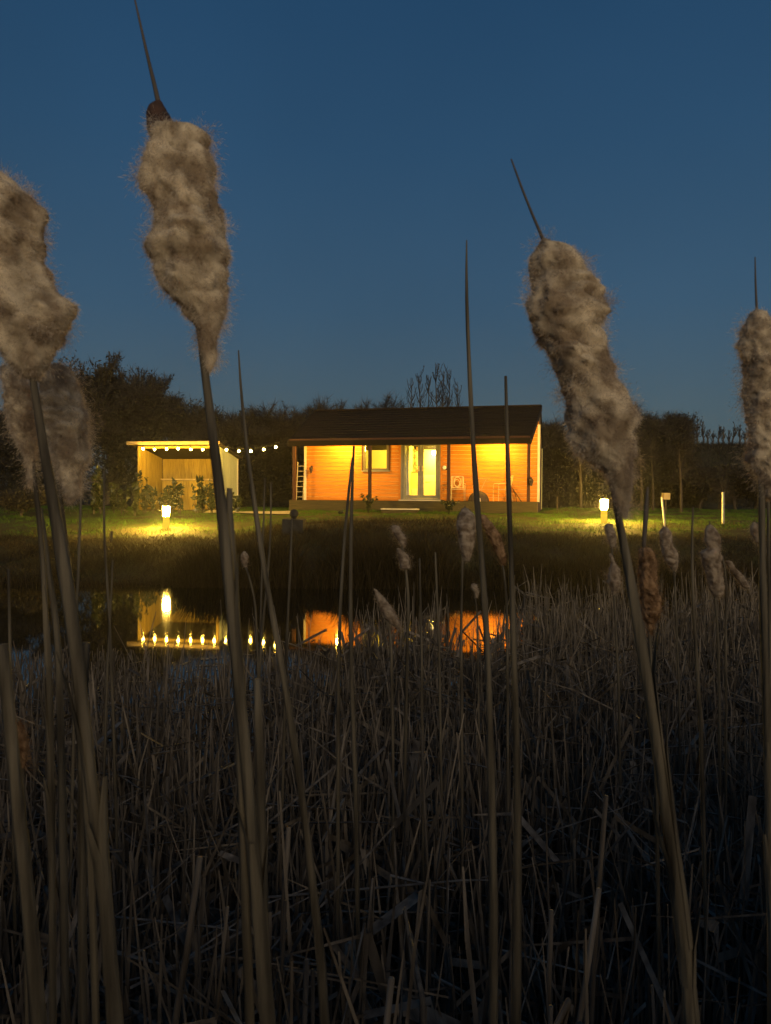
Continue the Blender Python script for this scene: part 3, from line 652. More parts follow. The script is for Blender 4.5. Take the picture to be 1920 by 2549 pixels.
def grow(base, h, spread, upw, depth, kids, rtrunk, clear=.25, lean=(0, 0)):
    """recursive limbs -> arrays of segments by level"""
    segs = []; tips = []
    def rec(p, d, ln, r_, lv):
        n = 3; q = p
        for i in range(n):
            d = d + np.array([random.gauss(0, .16), random.gauss(0, .16), random.gauss(0, .08) + upw * .06]); d = d / np.linalg.norm(d)
            q2 = q + d * ln / n; ra, rb = r_ * (1 - .25 * i / n), r_ * (1 - .25 * (i + 1) / n); segs.append((q, q2, ra, rb, lv)); q = q2
            if lv < depth and i >= (1 if lv == 0 else 0):
                for _ in range(kids if i == n - 1 else max(1, kids - 1)):
                    a = random.uniform(0, 6.283); out = spread * random.uniform(.6, 1.3)
                    dd = d + out * np.array([math.cos(a), math.sin(a), random.uniform(-.25, .55) + upw * .3]); dd /= np.linalg.norm(dd)
                    rec(q, dd, ln * random.uniform(.52, .76), r_ * .58, lv + 1)
        if lv == depth: tips.append((q, d, ln))
    rec(np.asarray(base, float), np.array([lean[0], lean[1], 1.0]), h * .42, rtrunk, 0)
    return segs, tips
def tree(name, px, D, ytop, label, spread=.8, upw=.6, depth=4, kids=3, twigs=5, leafn=0, leafs=.12, width=1.0, group='trees and thicket behind the garden', rt_=.16, tw=.007, tl=.5, low=0):
    q = at(px, ytop, D); g = gz(q[0], q[1]); H = q[2] - g
    o = thing(name, label, 'tree' if 'tree' in name else 'bush', (q[0], q[1], g - .1), 0, group)
    segs, tips = grow((0, 0, 0), H, spread, upw, depth, kids, rt_)
    S0 = np.array([s[0] for s in segs]); S1 = np.array([s[1] for s in segs]); ra = np.array([s[2] for s in segs]); rb = np.array([s[3] for s in segs]); lv = np.array([s[4] for s in segs])
    zmax = np.percentile(S1[:, 2], 99.3) + tl * .4; k = H / zmax
    sc_ = np.array([k * width, k * width, k]); S0 = S0 * sc_; S1 = S1 * sc_
    tm = MB()
    m0 = lv <= 1; V, F = tube_np(S0[m0], S1[m0], ra[m0], rb[m0], 6); tm.add(V, F); tm.obj('trunk', M['bark'], o)
    cm = MB(); m1 = ~m0; V, F = tube_np(S0[m1], S1[m1], np.maximum(ra[m1], tw), np.maximum(rb[m1], tw * .8), 3); cm.add(V, F, np.repeat(rng.uniform(-.6, .6, m1.sum()), 6))
    hi = lv >= depth - 1; A = S0[hi]; B = S1[hi]
    n = len(A) * twigs; i = rng.integers(0, len(A), n); t = rng.uniform(0, 1, (n, 1)); P = A[i] * (1 - t) + B[i] * t
    d = rng.standard_normal((n, 3)) * .8 + (B[i] - A[i]) / (np.linalg.norm(B[i] - A[i], axis=1)[:, None] + 1e-9) * .7; d[:, 2] += upw * .5; d /= np.linalg.norm(d, axis=1)[:, None]
    ln = tl * rng.uniform(.3, 1, (n, 1)); w = np.cross(d, rng.standard_normal((n, 3))); w /= np.linalg.norm(w, axis=1)[:, None]
    V = np.stack([P - w * tw, P + w * tw, P + d * ln + rng.standard_normal((n, 3)) * .03], 1).reshape(-1, 3); kf = np.arange(n) * 3
    cm.add(V, np.stack([kf, kf + 1, kf + 2], 1), np.repeat(rng.uniform(-.8, .8, n), 3))
    tag(cm.obj('crown', M['twig'], o), kind='stuff')
    if leafn:
        C = np.concatenate([A, B]); lm = MB(); leaves(lm, C, np.full(len(C), .28), leafn, leafs, 0); tag(lm.obj('foliage', M['ivy'], o), kind='stuff')
    if H > 2.2:
        # undergrowth that closes the mass down to the grass
        nl = 1500; rr = H * .30 * width; a = rng.uniform(0, 6.283, 90); q_ = rng.uniform(0, 1, 90) ** .5 * rr
        C = np.stack([np.cos(a) * q_, np.sin(a) * q_ * .7, rng.uniform(.15, .55, 90) * H], 1)
        um = MB(); leaves(um, C, np.full(90, .55), nl + 14 * int(leafn ** .5), .20, .2)
        n = 2600; i = rng.integers(0, 90, n); d = rng.standard_normal((n, 3)); d[:, 2] += .9; d /= np.linalg.norm(d, axis=1)[:, None]; w = np.cross(d, rng.standard_normal((n, 3))); w /= np.linalg.norm(w, axis=1)[:, None]
        P = C[i] + rng.standard_normal((n, 3)) * .3; P[:, 2] *= rng.uniform(.2, 1, n)
        V = np.stack([P - w * .009, P + w * .009, P + d * rng.uniform(.3, 1.1, (n, 1))], 1).reshape(-1, 3); kf = np.arange(n) * 3
        um.add(V, np.stack([kf, kf + 1, kf + 2], 1), np.repeat(rng.uniform(-.8, .8, n), 3))
        tag(um.obj('undergrowth', M['ivy'] if leafn else M['twig'], o), kind='stuff')
    return o
tree('broad_tree', 265, 37, 897, 'tallest dense dark tree behind the bar shed, furthest left', 0.8, .7, 4, 3, 7, 17000, .17, 1.05, rt_=.2)
tree('broad_tree', 372, 38, 925, 'pale twiggy tree behind the bar shed, next to the tallest', 0.8, .7, 4, 3, 9, 9000, .15, 1.1, rt_=.2)
tree('broad_tree', 470, 37, 985, 'lower rounded dark tree sloping down behind right of shed roof', 0.85, .5, 4, 3, 6, 11000, .16, 1.1)
tree('broad_tree', 120, 38, 985, 'dark tree half hidden behind the leftmost fluffy cattails', 1.0, .2, 4, 3, 6, 10000, .16, 1.2)
tree('broad_tree', 20, 40, 1040, 'low dark tree at the extreme left edge of the garden', 1.0, .2, 4, 3, 5, 9000, .18, 1.3)
hb = [(545, 1060, 34, 'low bush filling the gap right of the shed'), (610, 1025, 35, 'pale twiggy bush under the string lights'), (670, 1010, 36, 'twiggy bush just left of the cabin roof'), (735, 1000, 37, 'bare bush rising at the left end of cabin ridge'), (812, 995, 38, 'bare bush poking over the left third of cabin ridge'), (885, 998, 38, 'bare bush poking over the middle of cabin ridge'), (950, 992, 38.5, 'bare bush left of the tall shoots over cabin ridge')]
for px, yt, D, lab in hb: tree('bare_bush', px, D, yt, lab, 1.1, .35, 3, 4, 16, 1800 if px < 720 else 0, .12, 1.0, rt_=.08, tw=.008, tl=.6)
rb_ = [(1375, 1055, 34, 'thin bare bush close to the right end of cabin', .9, 0), (1425, 1040, 35, 'bare bush between cabin and the big right cattail', .9, 800), (1490, 1060, 34, 'dim bush behind the right bollard lamp', 1.0, 3000), (1560, 1010, 36, 'dark tall bush half hidden by the big right cattail', 1.0, 8000), (1612, 1003, 38, 'tallest dark tree right of the big right cattail', 1.1, 12000), (1650, 1052, 38, 'sloping dark tree beside tallest right hand tree', .8, 8000), (1705, 1108, 37, 'dark rounded bush where hedge drops down to hill', .9, 6000)]
for px, yt, D, lab, w_, lf in rb_: tree('thicket_bush', px, D, yt, lab, 1.0, .35, 4 if lf > 5000 else 3, 3 if lf > 5000 else 4, 7 if lf > 5000 else 14, lf, .16, w_, rt_=.12, tl=.6)
for k, (px, yt) in enumerate(((1745, 1150), (1790, 1170), (1835, 1150), (1880, 1165), (1920, 1150))):
    tree('hedge_bush', px, 33 + k % 2, yt, ['first', 'second', 'third', 'fourth', 'fifth'][k] + ' dark bush from the left in the low hedge at far right', 1.1, .2, 3, 4, 10, 5000, .16, 1.5, 'dark hedge bushes before the hill', rt_=.07)
def pole_tree(name, px, D, ytop, label, group, nb, r_, spreadm):
    q = at(px, ytop, D); g = gz(q[0], q[1]); H = q[2] - g + .1; o = thing(name, label, 'tree' if 'tree' in name else 'shrub', (q[0], q[1], g - .1), 0, group)
    lean = random.gauss(0, .03); bx = -lean * H; pts = [(bx + lean * H * t + .04 * random.gauss(0, 1), .04 * random.gauss(0, 1), H * t) for t in (0, .3, .6, .85, 1)]
    MB().tube(pts, [r_, r_ * .8, r_ * .55, r_ * .35, r_ * .15], 5).obj('trunk', M['bark'], o); mb = MB(); P = np.array(pts)
    for b in range(nb):
        t = random.uniform(.3, .97); p = np.array([np.interp(t, (0, .3, .6, .85, 1), P[:, c]) for c in range(3)]); a = random.uniform(0, 6.283); L_ = H * spreadm * random.uniform(.35, 1) * (1.15 - t)
        e = p + np.array([math.cos(a) * L_ * .55, math.sin(a) * L_ * .55, L_]); m_ = (p + e) / 2 + np.array([math.cos(a), math.sin(a), -.3]) * L_ * .12
        mb.tube([p, m_, e], [r_ * .38, r_ * .28, r_ * .12], 3, random.uniform(-.6, .6), False)
        for c in range(7):
            f = random.uniform(.2, 1); p2 = p + (e - p) * f; a2 = random.uniform(0, 6.283); l2 = L_ * random.uniform(.12, .35); mb.tube([p2, p2 + np.array([math.cos(a2) * .5, math.sin(a2) * .5, random.uniform(.4, 1.1)]) * l2], [r_ * .2, r_ * .08], 3, random.uniform(-.6, .6), False)
    tag(mb.obj('crown', M['twig'], o), kind='stuff'); return o
for k, (px, yt) in enumerate(((1024, 945), (1046, 925), (1068, 935), (1084, 902), (1104, 925), (1122, 918), (1141, 950))):
    lab = ['leftmost short', 'second slender', 'third slender', 'tallest central', 'slender fifth', 'slender sixth', 'rightmost short'][k] + ' bare upright tree behind the cabin ridge'
    pole_tree('upright_tree', px, 44 + (k % 3) * 1.5, yt, lab, 'bare upright trees behind the cabin roof', 26, .075, .42)
for k, (px, adj) in enumerate(zip((1686, 1698, 1712, 1724, 1738, 1750, 1764, 1776, 1790, 1802, 1815, 1828, 1842, 1856, 1880, 1905), ('first bent', 'second tall', 'third forked', 'fourth slender', 'fifth dense', 'sixth straight', 'seventh thin', 'eighth leaning', 'ninth wispy', 'tenth upright', 'eleventh ragged', 'twelfth short', 'thirteenth spindly', 'fourteenth low', 'fifteenth half hidden', 'last'))):
    pole_tree('hilltop_shrub', px, 61, 1036 + (k * 37 % 29) + (0 if k < 6 else 14), adj + ' bare shrub from the left along skyline of right hill', 'bare shrubs on the hill skyline', 15, .085, .55)
tree('low_bush', 55, 25, 1200, 'low dark rounded bush on the lawn at far left', 1.1, .1, 3, 4, 10, 4500, .11, 1.5, 'low bushes on the lawn', rt_=.05, tl=.3)
# thin trunks by the thicket
for k, (px, yt, yb, D) in enumerate(((1441, 1130, 1282, 27.5), (1592, 1150, 1285, 29), (1620, 1140, 1290, 30), (1690, 1150, 1290, 28), (1795, 1240, 1300, 26.5))):
    a, b = at(px, yt, D), at(px + 6, yb, D); o = thing('young_tree', ['thin young tree between cabin and right bollard lamp', 'thin young tree right of the big right cattail', 'second thin young tree right of big right cattail', 'thin young tree in front of the dark hedge slope', 'short thin young tree next to far right stake'][k], 'tree', (b[0], b[1], gz(b[0], b[1]) - .1), 0, 'thin young trees on the right lawn')
    hh = a[2] - gz(b[0], b[1]) + .1; hh *= 1.25
    MB().tube([(0, 0, 0), (-.03, 0, hh * .5), (a[0] - b[0], 0, hh)], [.06, .045, .012], 6).obj('trunk', M['bark'], o)
    mb = MB(); C = np.stack([np.zeros(12), np.zeros(12), np.linspace(.55, 1, 12) * hh], 1)
    n = 160; i = rng.integers(0, 12, n); d = rng.standard_normal((n, 3)); d[:, 2] += .8; d /= np.linalg.norm(d, axis=1)[:, None]; w = np.cross(d, rng.standard_normal((n, 3))); w /= np.linalg.norm(w, axis=1)[:, None]
    V = np.stack([C[i] - w * .007, C[i] + w * .007, C[i] + d * rng.uniform(.3, .9, (n, 1))], 1).reshape(-1, 3); kf = np.arange(n) * 3
    mb.add(V, np.stack([kf, kf + 1, kf + 2], 1), 0.0); tag(mb.obj('crown', M['twig'], o), kind='stuff')

# ------------------------------------------------------------------ lawn and bank grass
def blades(n, xr, yr, h0, h1, w, name, mt, dens=None, lean=.5):
    x = rng.uniform(*xr, n); y = rng.uniform(yr[0], yr[1], n)
    if dens is not None:
        k = rng.uniform(0, 1, n) < dens(x, y); x, y = x[k], y[k]
    keep = np.abs(x / np.maximum(y, 1)) < .60; x, y = x[keep], y[keep]; n = len(x)
    z = ground_z(x, y); P = np.stack([x, y, z - .01], 1)
    cl = .6 + .5 * vnoise(P * np.array([1.6, 1.6, 0]), 5)
    h = rng.uniform(h0, h1, n) * np.clip(cl, .3, 1.2)
    d = np.stack([rng.standard_normal(n) * lean, rng.standard_normal(n) * lean, np.ones(n)], 1) * h[:, None]
    a = rng.uniform(0, math.pi, n); wv = np.stack([np.cos(a), np.sin(a), 0 * a], 1) * w
    V = np.stack([P - wv, P + wv, P + d], 1).reshape(-1, 3); k = np.arange(n) * 3
    tag(MB().add(V, np.stack([k, k + 1, k + 2], 1), np.repeat(rng.uniform(-1, 1, n), 3)).obj(name, M[mt]), kind='stuff')
def in_house(x, y):
    a = x - HL[0]; b = y - HL[1]; u = a * math.cos(TH) - b * math.sin(TH); v = a * math.sin(TH) + b * math.cos(TH)
    ins = (u > eu0 - .02) & (u < u1 + .1) & (v > -.02) & (v < 5.3)
    a = x - SLp[0]; b = y - SLp[1]; u = a * math.cos(TS) - b * math.sin(TS); v = a * math.sin(TS) + b * math.cos(TS)
    return ins | ((u > 0) & (u < s1) & (v > 0) & (v < SD)) | ((x > pp[0][0]) & (x < pp[-1][0]) & (y > 26.3) & (y < 27.5))
def lawn_d(x, y):
    left = sstep(-3.2, -4.6, x); edge = np.where(x < -3.5, 19.9, np.where(x > 2.5, 17.9, 21.8))
    dirt = np.exp(-((x - 0.2) / 2.6) ** 2 - ((y - 22.3) / 1.7) ** 2)
    return np.where(in_house(x, y), 0, np.where(y > edge, 1 - .9 * dirt, .0))
blades(230000, (-18, 18), (17.5, 33), .05, .11, .006, 'lawn_grass', 'grass', lawn_d, .55)
blades(60000, (-12, 12), (25, 29), .06, .16, .006, 'verge_grass', 'grass', lambda x, y: np.where(in_house(x, y), 0, np.where(np.abs((x - HL[0]) * math.sin(TH) + (y - HL[1]) * math.cos(TH) + .35) < .4, 1, .0)), .6)
blades(90000, (-14, 14), (15.0, 21.5), .10, .34, .007, 'bank_grass', 'tuft', lambda x, y: np.where(y < np.where(x < -3.5, 20.0, np.where(x > 2.5, 18.0, 22)), .95, .12) * np.where((x > -4) & (y > 19.5), .5, 1), .7)
sx_px = [-200, 300, 415, 445, 480, 545, 740, 757, 770, 800, 850, 900, 960, 1095, 1125, 1160, 1215, 1262, 1300, 2000]
sx_h = [.25, .10, .12, .50, .86, 1.0, 1.0, .50, .34, .45, .80, .98, 1.0, .98, .52, .40, .42, .70, .62, .5]
def sedge(n, yr, w):
    x = rng.uniform(-11, 11, n); y = rng.uniform(yr[0], yr[1], n); hh = np.interp(960 + x / y * 1841, sx_px, sx_h)
    hh = hh * (1 + .10 * vnoise(np.stack([x * 1.7, y, 0 * x], 1), 41) + .12 * vnoise(np.stack([x * 6, y, 0 * x], 1), 42))
    k = rng.uniform(0, 1, n) < np.clip(.15 + hh, .1, 1); x, y, hh = x[k], y[k], hh[k]; n = len(x)
    P = np.stack([x, y, np.maximum(ground_z(x, y), -.03) * .3], 1); h = hh * (1 - rng.uniform(0, 1, n) ** 2 * .75)
    d = np.stack([rng.standard_normal(n) * .22, rng.standard_normal(n) * .22, np.ones(n)], 1); a = rng.uniform(0, math.pi, n); wv = np.stack([np.cos(a), np.sin(a), 0 * a], 1) * w
    M1 = P + d * h[:, None] * .6; T = P + d * h[:, None] * np.array([1.5, 1.5, 1])
    V = np.stack([P - wv, P + wv, M1 - wv * .8, M1 + wv * .8, T], 1).reshape(-1, 3); kk = np.arange(n) * 5
    tag(MB().add(V, np.concatenate([np.stack([kk, kk + 1, kk + 3], 1), np.stack([kk, kk + 3, kk + 2], 1), np.stack([kk + 2, kk + 3, kk + 4], 1)]), np.repeat(rng.uniform(-1, .6, n), 5)).obj('bank_sedge', M['sedge']), kind='stuff')
sedge(26000, (14.5, 15.9), .008)
blades(40000, (18, 45), (36, 66), .2, .6, .02, 'hill_grass', 'tuft', None, .6)

# ------------------------------------------------------------------ cattails
def seg_interp(pts, n):
    pts = np.asarray(pts, float); d = np.concatenate([[0], np.cumsum(np.linalg.norm(np.diff(pts[:, :2], axis=0), axis=1))])
    t = np.linspace(0, d[-1], n); return np.stack([np.interp(t, d, pts[:, k]) for k in range(pts.shape[1])], 1)
def smooth_pts(P, k=2):
    for _ in range(k):
        Q = P.copy(); Q[1:-1] = (P[:-2] + 2 * P[1:-1] + P[2:]) / 4; P = Q
    return P
def stem_world(pts, D, n=14, down=True, tone=0, mt='stem', name='stem', root=None, off=None, Dend=None, ground=True):
    q = seg_interp(pts, n); q = smooth_pts(q)
    Ds = np.linspace(D, Dend or D, n)
    P = np.array([at(x, y, d) for (x, y, w), d in zip(q, Ds)]); r_ = q[:, 2] / 2 * Ds / FPX
    if ground and P[-1, 2] > .05:
        d = P[-1] - P[-4]; d /= np.linalg.norm(d); d[:2] *= .5
        gzv = gz(P[-1, 0], P[-1, 1]) - .05
        e = P[-1] + d * (P[-1, 2] - gzv) / -d[2]; P = np.vstack([P, (P[-1] + e) / 2, e]); r_ = np.append(r_, [r_[-1] * 1.05, r_[-1] * 1.1])
    r_ = r_ * (1 + .05 * rng.standard_normal(len(r_)))
    return P, r_
def fluff_mesh(name, V, F, tone, fn, mt, parent, off):
    mb = MB().add(V, F, tone); o = mb.obj(name, mt, parent, off); a = o.data.attributes.new('fn', 'FLOAT_VECTOR', 'POINT'); a.data.foreach_set('vector', np.asarray(fn, np.float32).ravel()); return o
def head(o, off, outline, D, nf, mk, lump=.2, fl=.013, seed=0, depth_scale=.9):
    mt = M[mk]; hairm = M[mk + '_hair']
    q = np.asarray([(y, (l + r_) / 2, (r_ - l) / 2) for y, l, r_ in outline], float)
    nr = 64 if nf > 6000 else 26; ns = 40 if nf > 6000 else 14
    y = np.linspace(q[0, 0], q[-1, 0], nr); cx = np.interp(y, q[:, 0], q[:, 1]); rr = np.interp(y, q[:, 0], q[:, 2])
    C = np.array([at(a, b, D) for a, b in zip(cx, y)]); r_ = np.maximum(rr * D / FPX * (.885 if nf > 6000 else .92), .0005); r_[0] *= .3; r_[-1] *= .3
    a = np.arange(ns) * 2 * math.pi / ns
    nrm = np.cos(a)[:, None] * rt[None] + np.sin(a)[:, None] * np.array([0, 1.0, 0])[None]
    nrm = np.repeat(nrm[None], nr, 0)
    f1 = 1 / (r_.max() * 1.1); 
    base = C[:, None] + nrm * r_[:, None, None] * np.array([1, depth_scale, 1])
    fl_ = base.reshape(-1, 3)
    nz = 1.25 * np.abs(vnoise(fl_ * f1 * 1.5 + seed, seed)) + .95 * np.abs(vnoise(fl_ * f1 * 3.2 + seed, seed + 1)) + .45 * np.abs(vnoise(fl_ * f1 * 6.5 + seed, seed + 2)) - .75
    side = np.abs(nrm[:, :, 0]).reshape(-1)
    amp = lump * (1 - .35 * side)                          # keep the traced width, bulge freely towards and away from the lens
    V = fl_ + nrm.reshape(-1, 3) * (r_[:, None] * np.ones(ns)).reshape(-1)[:, None] * (nz * amp)[:, None]
    F = np.array([(i * ns + j, i * ns + (j + 1) % ns, (i + 1) * ns + (j + 1) % ns, (i + 1) * ns + j) for i in range(nr - 1) for j in range(ns)])
    # smooth normals of the lumpy surface
    G = V.reshape(nr, ns, 3); du = np.roll(G, -1, 1) - np.roll(G, 1, 1); dv = np.gradient(G, axis=0); nn = np.cross(du, dv); nn /= np.linalg.norm(nn, axis=2)[:, :, None] + 1e-12
    sgn = np.sign((nn * nrm).sum(2))[:, :, None]; sgn[sgn == 0] = 1; nn = nn * sgn
    core = fluff_mesh('seed_head', V, F, np.clip(nz * .55, -.55, .15) - .08, nn.reshape(-1, 3), mt, o, off)  # hollows darkened in the tone, painting the shade between the lumps
    # fibres
    i = np.minimum((rng.uniform(0, 1, nf) * (nr - 1)).astype(int), nr - 2); w_ = r_ / r_.max(); keep = rng.uniform(0, 1, nf) < np.clip(w_[i] * 1.2, .25, 1); i = i[keep]; n = len(i)
    j = rng.integers(0, ns, n); s = rng.uniform(0, 1, (n, 1)); t = rng.uniform(0, 1, (n, 1))
    P = (G[i, j] * (1 - t) + G[i + 1, j] * t) * (1 - s) + (G[i, (j + 1) % ns] * (1 - t) + G[i + 1, (j + 1) % ns] * t) * s
    nm = nn[i, j] * (1 - s) + nn[i, (j + 1) % ns] * s; nm /= np.linalg.norm(nm, axis=1)[:, None] + 1e-9
    f2 = f1 * 3.5
    cur = np.stack([vnoise(P * f2 + 11, seed + 3), vnoise(P * f2 + 37, seed + 4), vnoise(P * f2 + 71, seed + 5)], 1)
    d = nm * rng.uniform(.05, .8, (n, 1)) + cur * 1.1 + rng.standard_normal((n, 3)) * .5 + np.array([0, 0, -.25]); d /= np.linalg.norm(d, axis=1)[:, None]
    ln = fl * rng.uniform(.25, .9, (n, 1)) * np.where(rng.uniform(0, 1, (n, 1)) < .03, 1.7, 1); wv = np.cross(d, rng.standard_normal((n, 3))); wv /= np.linalg.norm(wv, axis=1)[:, None] + 1e-9; wv *= fl * .012
    bend = rng.standard_normal((n, 3)) * .35 + np.array([0, 0, -.25])
    nt_ = 110 if nf > 6000 else 10                            # loose tufts that burst out of the head
    tc_ = rng.integers(0, n, nt_); intuft = rng.uniform(0, 1, n) < .24; tk = rng.integers(0, nt_, n); cen = P[tc_][tk] + nm[tc_][tk] * fl * .15
    sp = rng.standard_normal((n, 3)) * fl * .62; Pt = cen + sp; dt_ = sp / (fl * .62) * .6 + cur * .6 + nm[tc_][tk] * .55 + cur * .8 + rng.standard_normal((n, 3)) * .3 + np.array([0, 0, -.2]); dt_ /= np.linalg.norm(dt_, axis=1)[:, None]
    P = np.where(intuft[:, None], Pt, P); d = np.where(intuft[:, None], dt_, d); ln = np.where(intuft[:, None], ln * .85, ln)
    wv = np.cross(d, rng.standard_normal((n, 3))); wv /= np.linalg.norm(wv, axis=1)[:, None] + 1e-9; wv *= .0002 if nf > 6000 else fl * .014
    P0 = P - nm * fl * .12; P1 = P0 + d * ln * .55; d2 = d + bend; P2 = P1 + d2 * ln * .5
    Vf = np.stack([P0 - wv, P0 + wv, P1 - wv * .8, P1 + wv * .8, P2], 1).reshape(-1, 3); k = np.arange(n) * 5
    Ff = np.concatenate([np.stack([k, k + 1, k + 3], 1), np.stack([k, k + 3, k + 2], 1), np.stack([k + 2, k + 3, k + 4], 1)])
    fo = fluff_mesh('fluff', Vf, Ff, (rng.uniform(-.35, .12, (n, 1)) + np.array([-.25, -.25, 0, 0, .15])).ravel(), np.repeat(nm * .6 + d * .4, 5, axis=0) / np.linalg.norm(np.repeat(nm * .6 + d * .4, 5, axis=0), axis=1)[:, None], hairm, core, (0, 0, 0) if off is None else off)  # white hair tips over darker bases; this also paints the rim light
    tag(fo, kind='stuff')
    return core
NC = [0]
def cattail(D, label, outlines, stem, spike=None, nf=14000, mt='fluff', fl=.0078, Dend=None, cap=None, lump=.36, group='fluffy cattails at the pond edge'):
    NC[0] += 1
    P, r_ = stem_world(stem, D, 18 if len(stem) > 4 else 10, Dend=Dend)
    o = thing('cattail', label, 'cattail', P[-1], 0, group)
    MB().tube(P, r_, 9 if D < 1.2 else 6, tone=0).obj('stem', M['stem'], o, off=P[-1], smooth=True)
    if D < 1.2:
        for c in range(4):
            i0 = random.randint(6, len(P) - 5); i1 = min(len(P) - 1, i0 + random.randint(3, 6)); a0 = random.uniform(-3.6, .4); V = []; nn_ = i1 - i0 + 1
            T = P[i0] - P[i1]; T /= np.linalg.norm(T)
            for i in range(i0, i1 + 1):
                f = 1 - (i - i0) / (nn_ - 1); arc = 2.6 * (1 - .75 * f ** 3); off_ = f ** 4 * r_[i] * random.uniform(.6, 2.2)
                for b in range(6):
                    a = a0 + (b / 5 - .5) * arc; V.append(P[i] + (math.cos(a) * rt + math.sin(a) * np.array([0, 1.0, 0])) * (r_[i] * (1.12 + .05 * random.random())) + (math.cos(a0) * rt + math.sin(a0) * np.array([0, 1.0, 0])) * off_)
            F = np.array([(i * 6 + b, i * 6 + b + 1, (i + 1) * 6 + b + 1, (i + 1) * 6 + b) for i in range(nn_ - 1) for b in range(5)])
            MB().add(V, F, random.uniform(-.5, .9)).obj('leaf_sheath', M['stem'], o, off=P[-1], smooth=True)
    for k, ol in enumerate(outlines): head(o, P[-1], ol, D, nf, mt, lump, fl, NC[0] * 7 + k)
    if spike:
        q = seg_interp(spike, 8); S = np.array([at(x, y, D) for x, y, w in q]); MB().tube(S, q[:, 2] / 2 * D / FPX, 6).obj('spike', M['stemdark'], o, off=P[-1], smooth=True)
    if cap:
        q = np.array(cap, float); prof = seg_interp([(((l + r2) / 2), y, r2 - l) for y, l, r2 in q], 10)
        S = np.array([at(x, y, D) for x, y, w in prof]); MB().tube(S, prof[:, 2] / 2 * D / FPX, 10).obj('seed_cap', M['brownseed'], o, off=P[-1], smooth=True)
    return o
def sc(pts, ox, oy, k): return [(oy + y / k, ox + l / k, ox + r_ / k) for y, l, r_ in pts]
# A: big one, left of centre
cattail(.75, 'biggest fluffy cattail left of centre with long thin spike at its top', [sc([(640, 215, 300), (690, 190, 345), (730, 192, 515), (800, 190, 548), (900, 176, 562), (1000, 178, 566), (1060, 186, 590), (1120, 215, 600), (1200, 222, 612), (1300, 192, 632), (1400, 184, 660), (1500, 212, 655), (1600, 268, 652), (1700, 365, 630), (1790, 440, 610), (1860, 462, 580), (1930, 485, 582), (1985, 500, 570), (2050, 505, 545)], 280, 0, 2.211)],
        [(470, 560, 12), (495, 800, 15), (507, 910, 19), (527, 1050, 23), (543, 1180, 26), (560, 1330, 31), (574, 1480, 33), (586, 1620, 30), (603, 1780, 28), (618, 1950, 29), (640, 2200, 33), (668, 2549, 36)],
        [(335, -6, 4), (352, 70, 6), (370, 150, 8), (393, 245, 12), (402, 300, 16)], 80000, cap=[(252, 390, 404), (268, 372, 414), (285, 364, 420), (312, 365, 432), (325, 370, 440)])
# B: big one, right
cattail(.75, 'big fluffy cattail leaning right of the cabin with bare spike at its top', [sc([(500, 305, 335), (530, 280, 390), (560, 255, 500), (620, 240, 545), (700, 245, 595), (770, 238, 630), (850, 205, 665), (950, 222, 688), (1050, 240, 676), (1150, 302, 695), (1250, 352, 745), (1330, 385, 748), (1420, 432, 795), (1500, 432, 835), (1550, 434, 855), (1650, 452, 848), (1750, 505, 848), (1830, 590, 850), (1880, 660, 845), (1960, 700, 842), (2030, 720, 830), (2090, 745, 815), (2140, 775, 812)], 1220, 380, 2.352)],
        [(1470, 900, 12), (1508, 1130, 13), (1522, 1185, 14), (1537, 1270, 17), (1553, 1360, 22), (1572, 1450, 28), (1590, 1560, 30), (1612, 1700, 27), (1635, 1850, 26), (1662, 2040, 30), (1680, 2150, 34), (1702, 2300, 36), (1722, 2549, 38)],
        [(1273, 396, 4), (1300, 470, 6), (1330, 545, 7), (1354, 598, 9), (1362, 640, 10)], 80000)
# C: left edge
cattail(.72, 'fluffy cattail cut off by the left picture edge, uppermost there', [sc([(-40, -260, -150), (40, -300, -40), (110, -310, 60), (200, -290, 165), (300, -270, 265), (390, -250, 285), (450, -230, 255), (600, -190, 275), (700, -170, 308), (800, -130, 370), (880, -100, 430), (950, -80, 455), (1050, -40, 415), (1130, -10, 392), (1170, 0, 352), (1250, 45, 315), (1300, 95, 265), (1340, 150, 225)], 0, 400, 2.4567)],
        [(60, 800, 14), (84, 945, 17), (104, 1090, 21), (123, 1200, 26), (140, 1290, 32), (160, 1400, 36), (178, 1530, 40), (196, 1650, 34), (208, 1800, 31), (228, 1930, 30), (250, 2120, 32), (268, 2300, 34), (285, 2549, 38)], None, 70000, lump=.36)
# D: two heads behind it
cattail(.98, 'smaller fluffy cattail behind the stem at left edge, left of its twin', [sc([(1250, 0, 60), (1300, 5, 130), (1400, 28, 215), (1550, 48, 228), (1650, 75, 228), (1740, 118, 222), (1800, 160, 215), (1850, 165, 212), (1930, 168, 208), (1985, 185, 205)], 0, 400, 2.4567)],
        [(70, 1050, 10), (84, 1150, 11), (92, 1236, 12), (104, 1348, 13), (111, 1432, 13), (114, 1544, 14), (123, 1657, 15), (128, 1900, 17), (130, 2200, 18)], None, 40000, fl=.009)
cattail(.95, 'wide ragged fluffy cattail behind the stem at left edge, right of its twin', [sc([(1240, 310, 390), (1270, 285, 425), (1340, 245, 468), (1450, 240, 495), (1550, 250, 550), (1650, 270, 545), (1750, 290, 556), (1820, 305, 562), (1870, 335, 505), (1950, 355, 500), (2010, 385, 495), (2080, 395, 465)], 0, 400, 2.4567)],
        [(140, 1060, 12), (146, 1222, 13), (160, 1320, 14), (174, 1432, 15), (185, 1544, 16), (200, 1640, 17), (205, 1760, 18), (206, 2100, 20)], None, 46000, fl=.010)
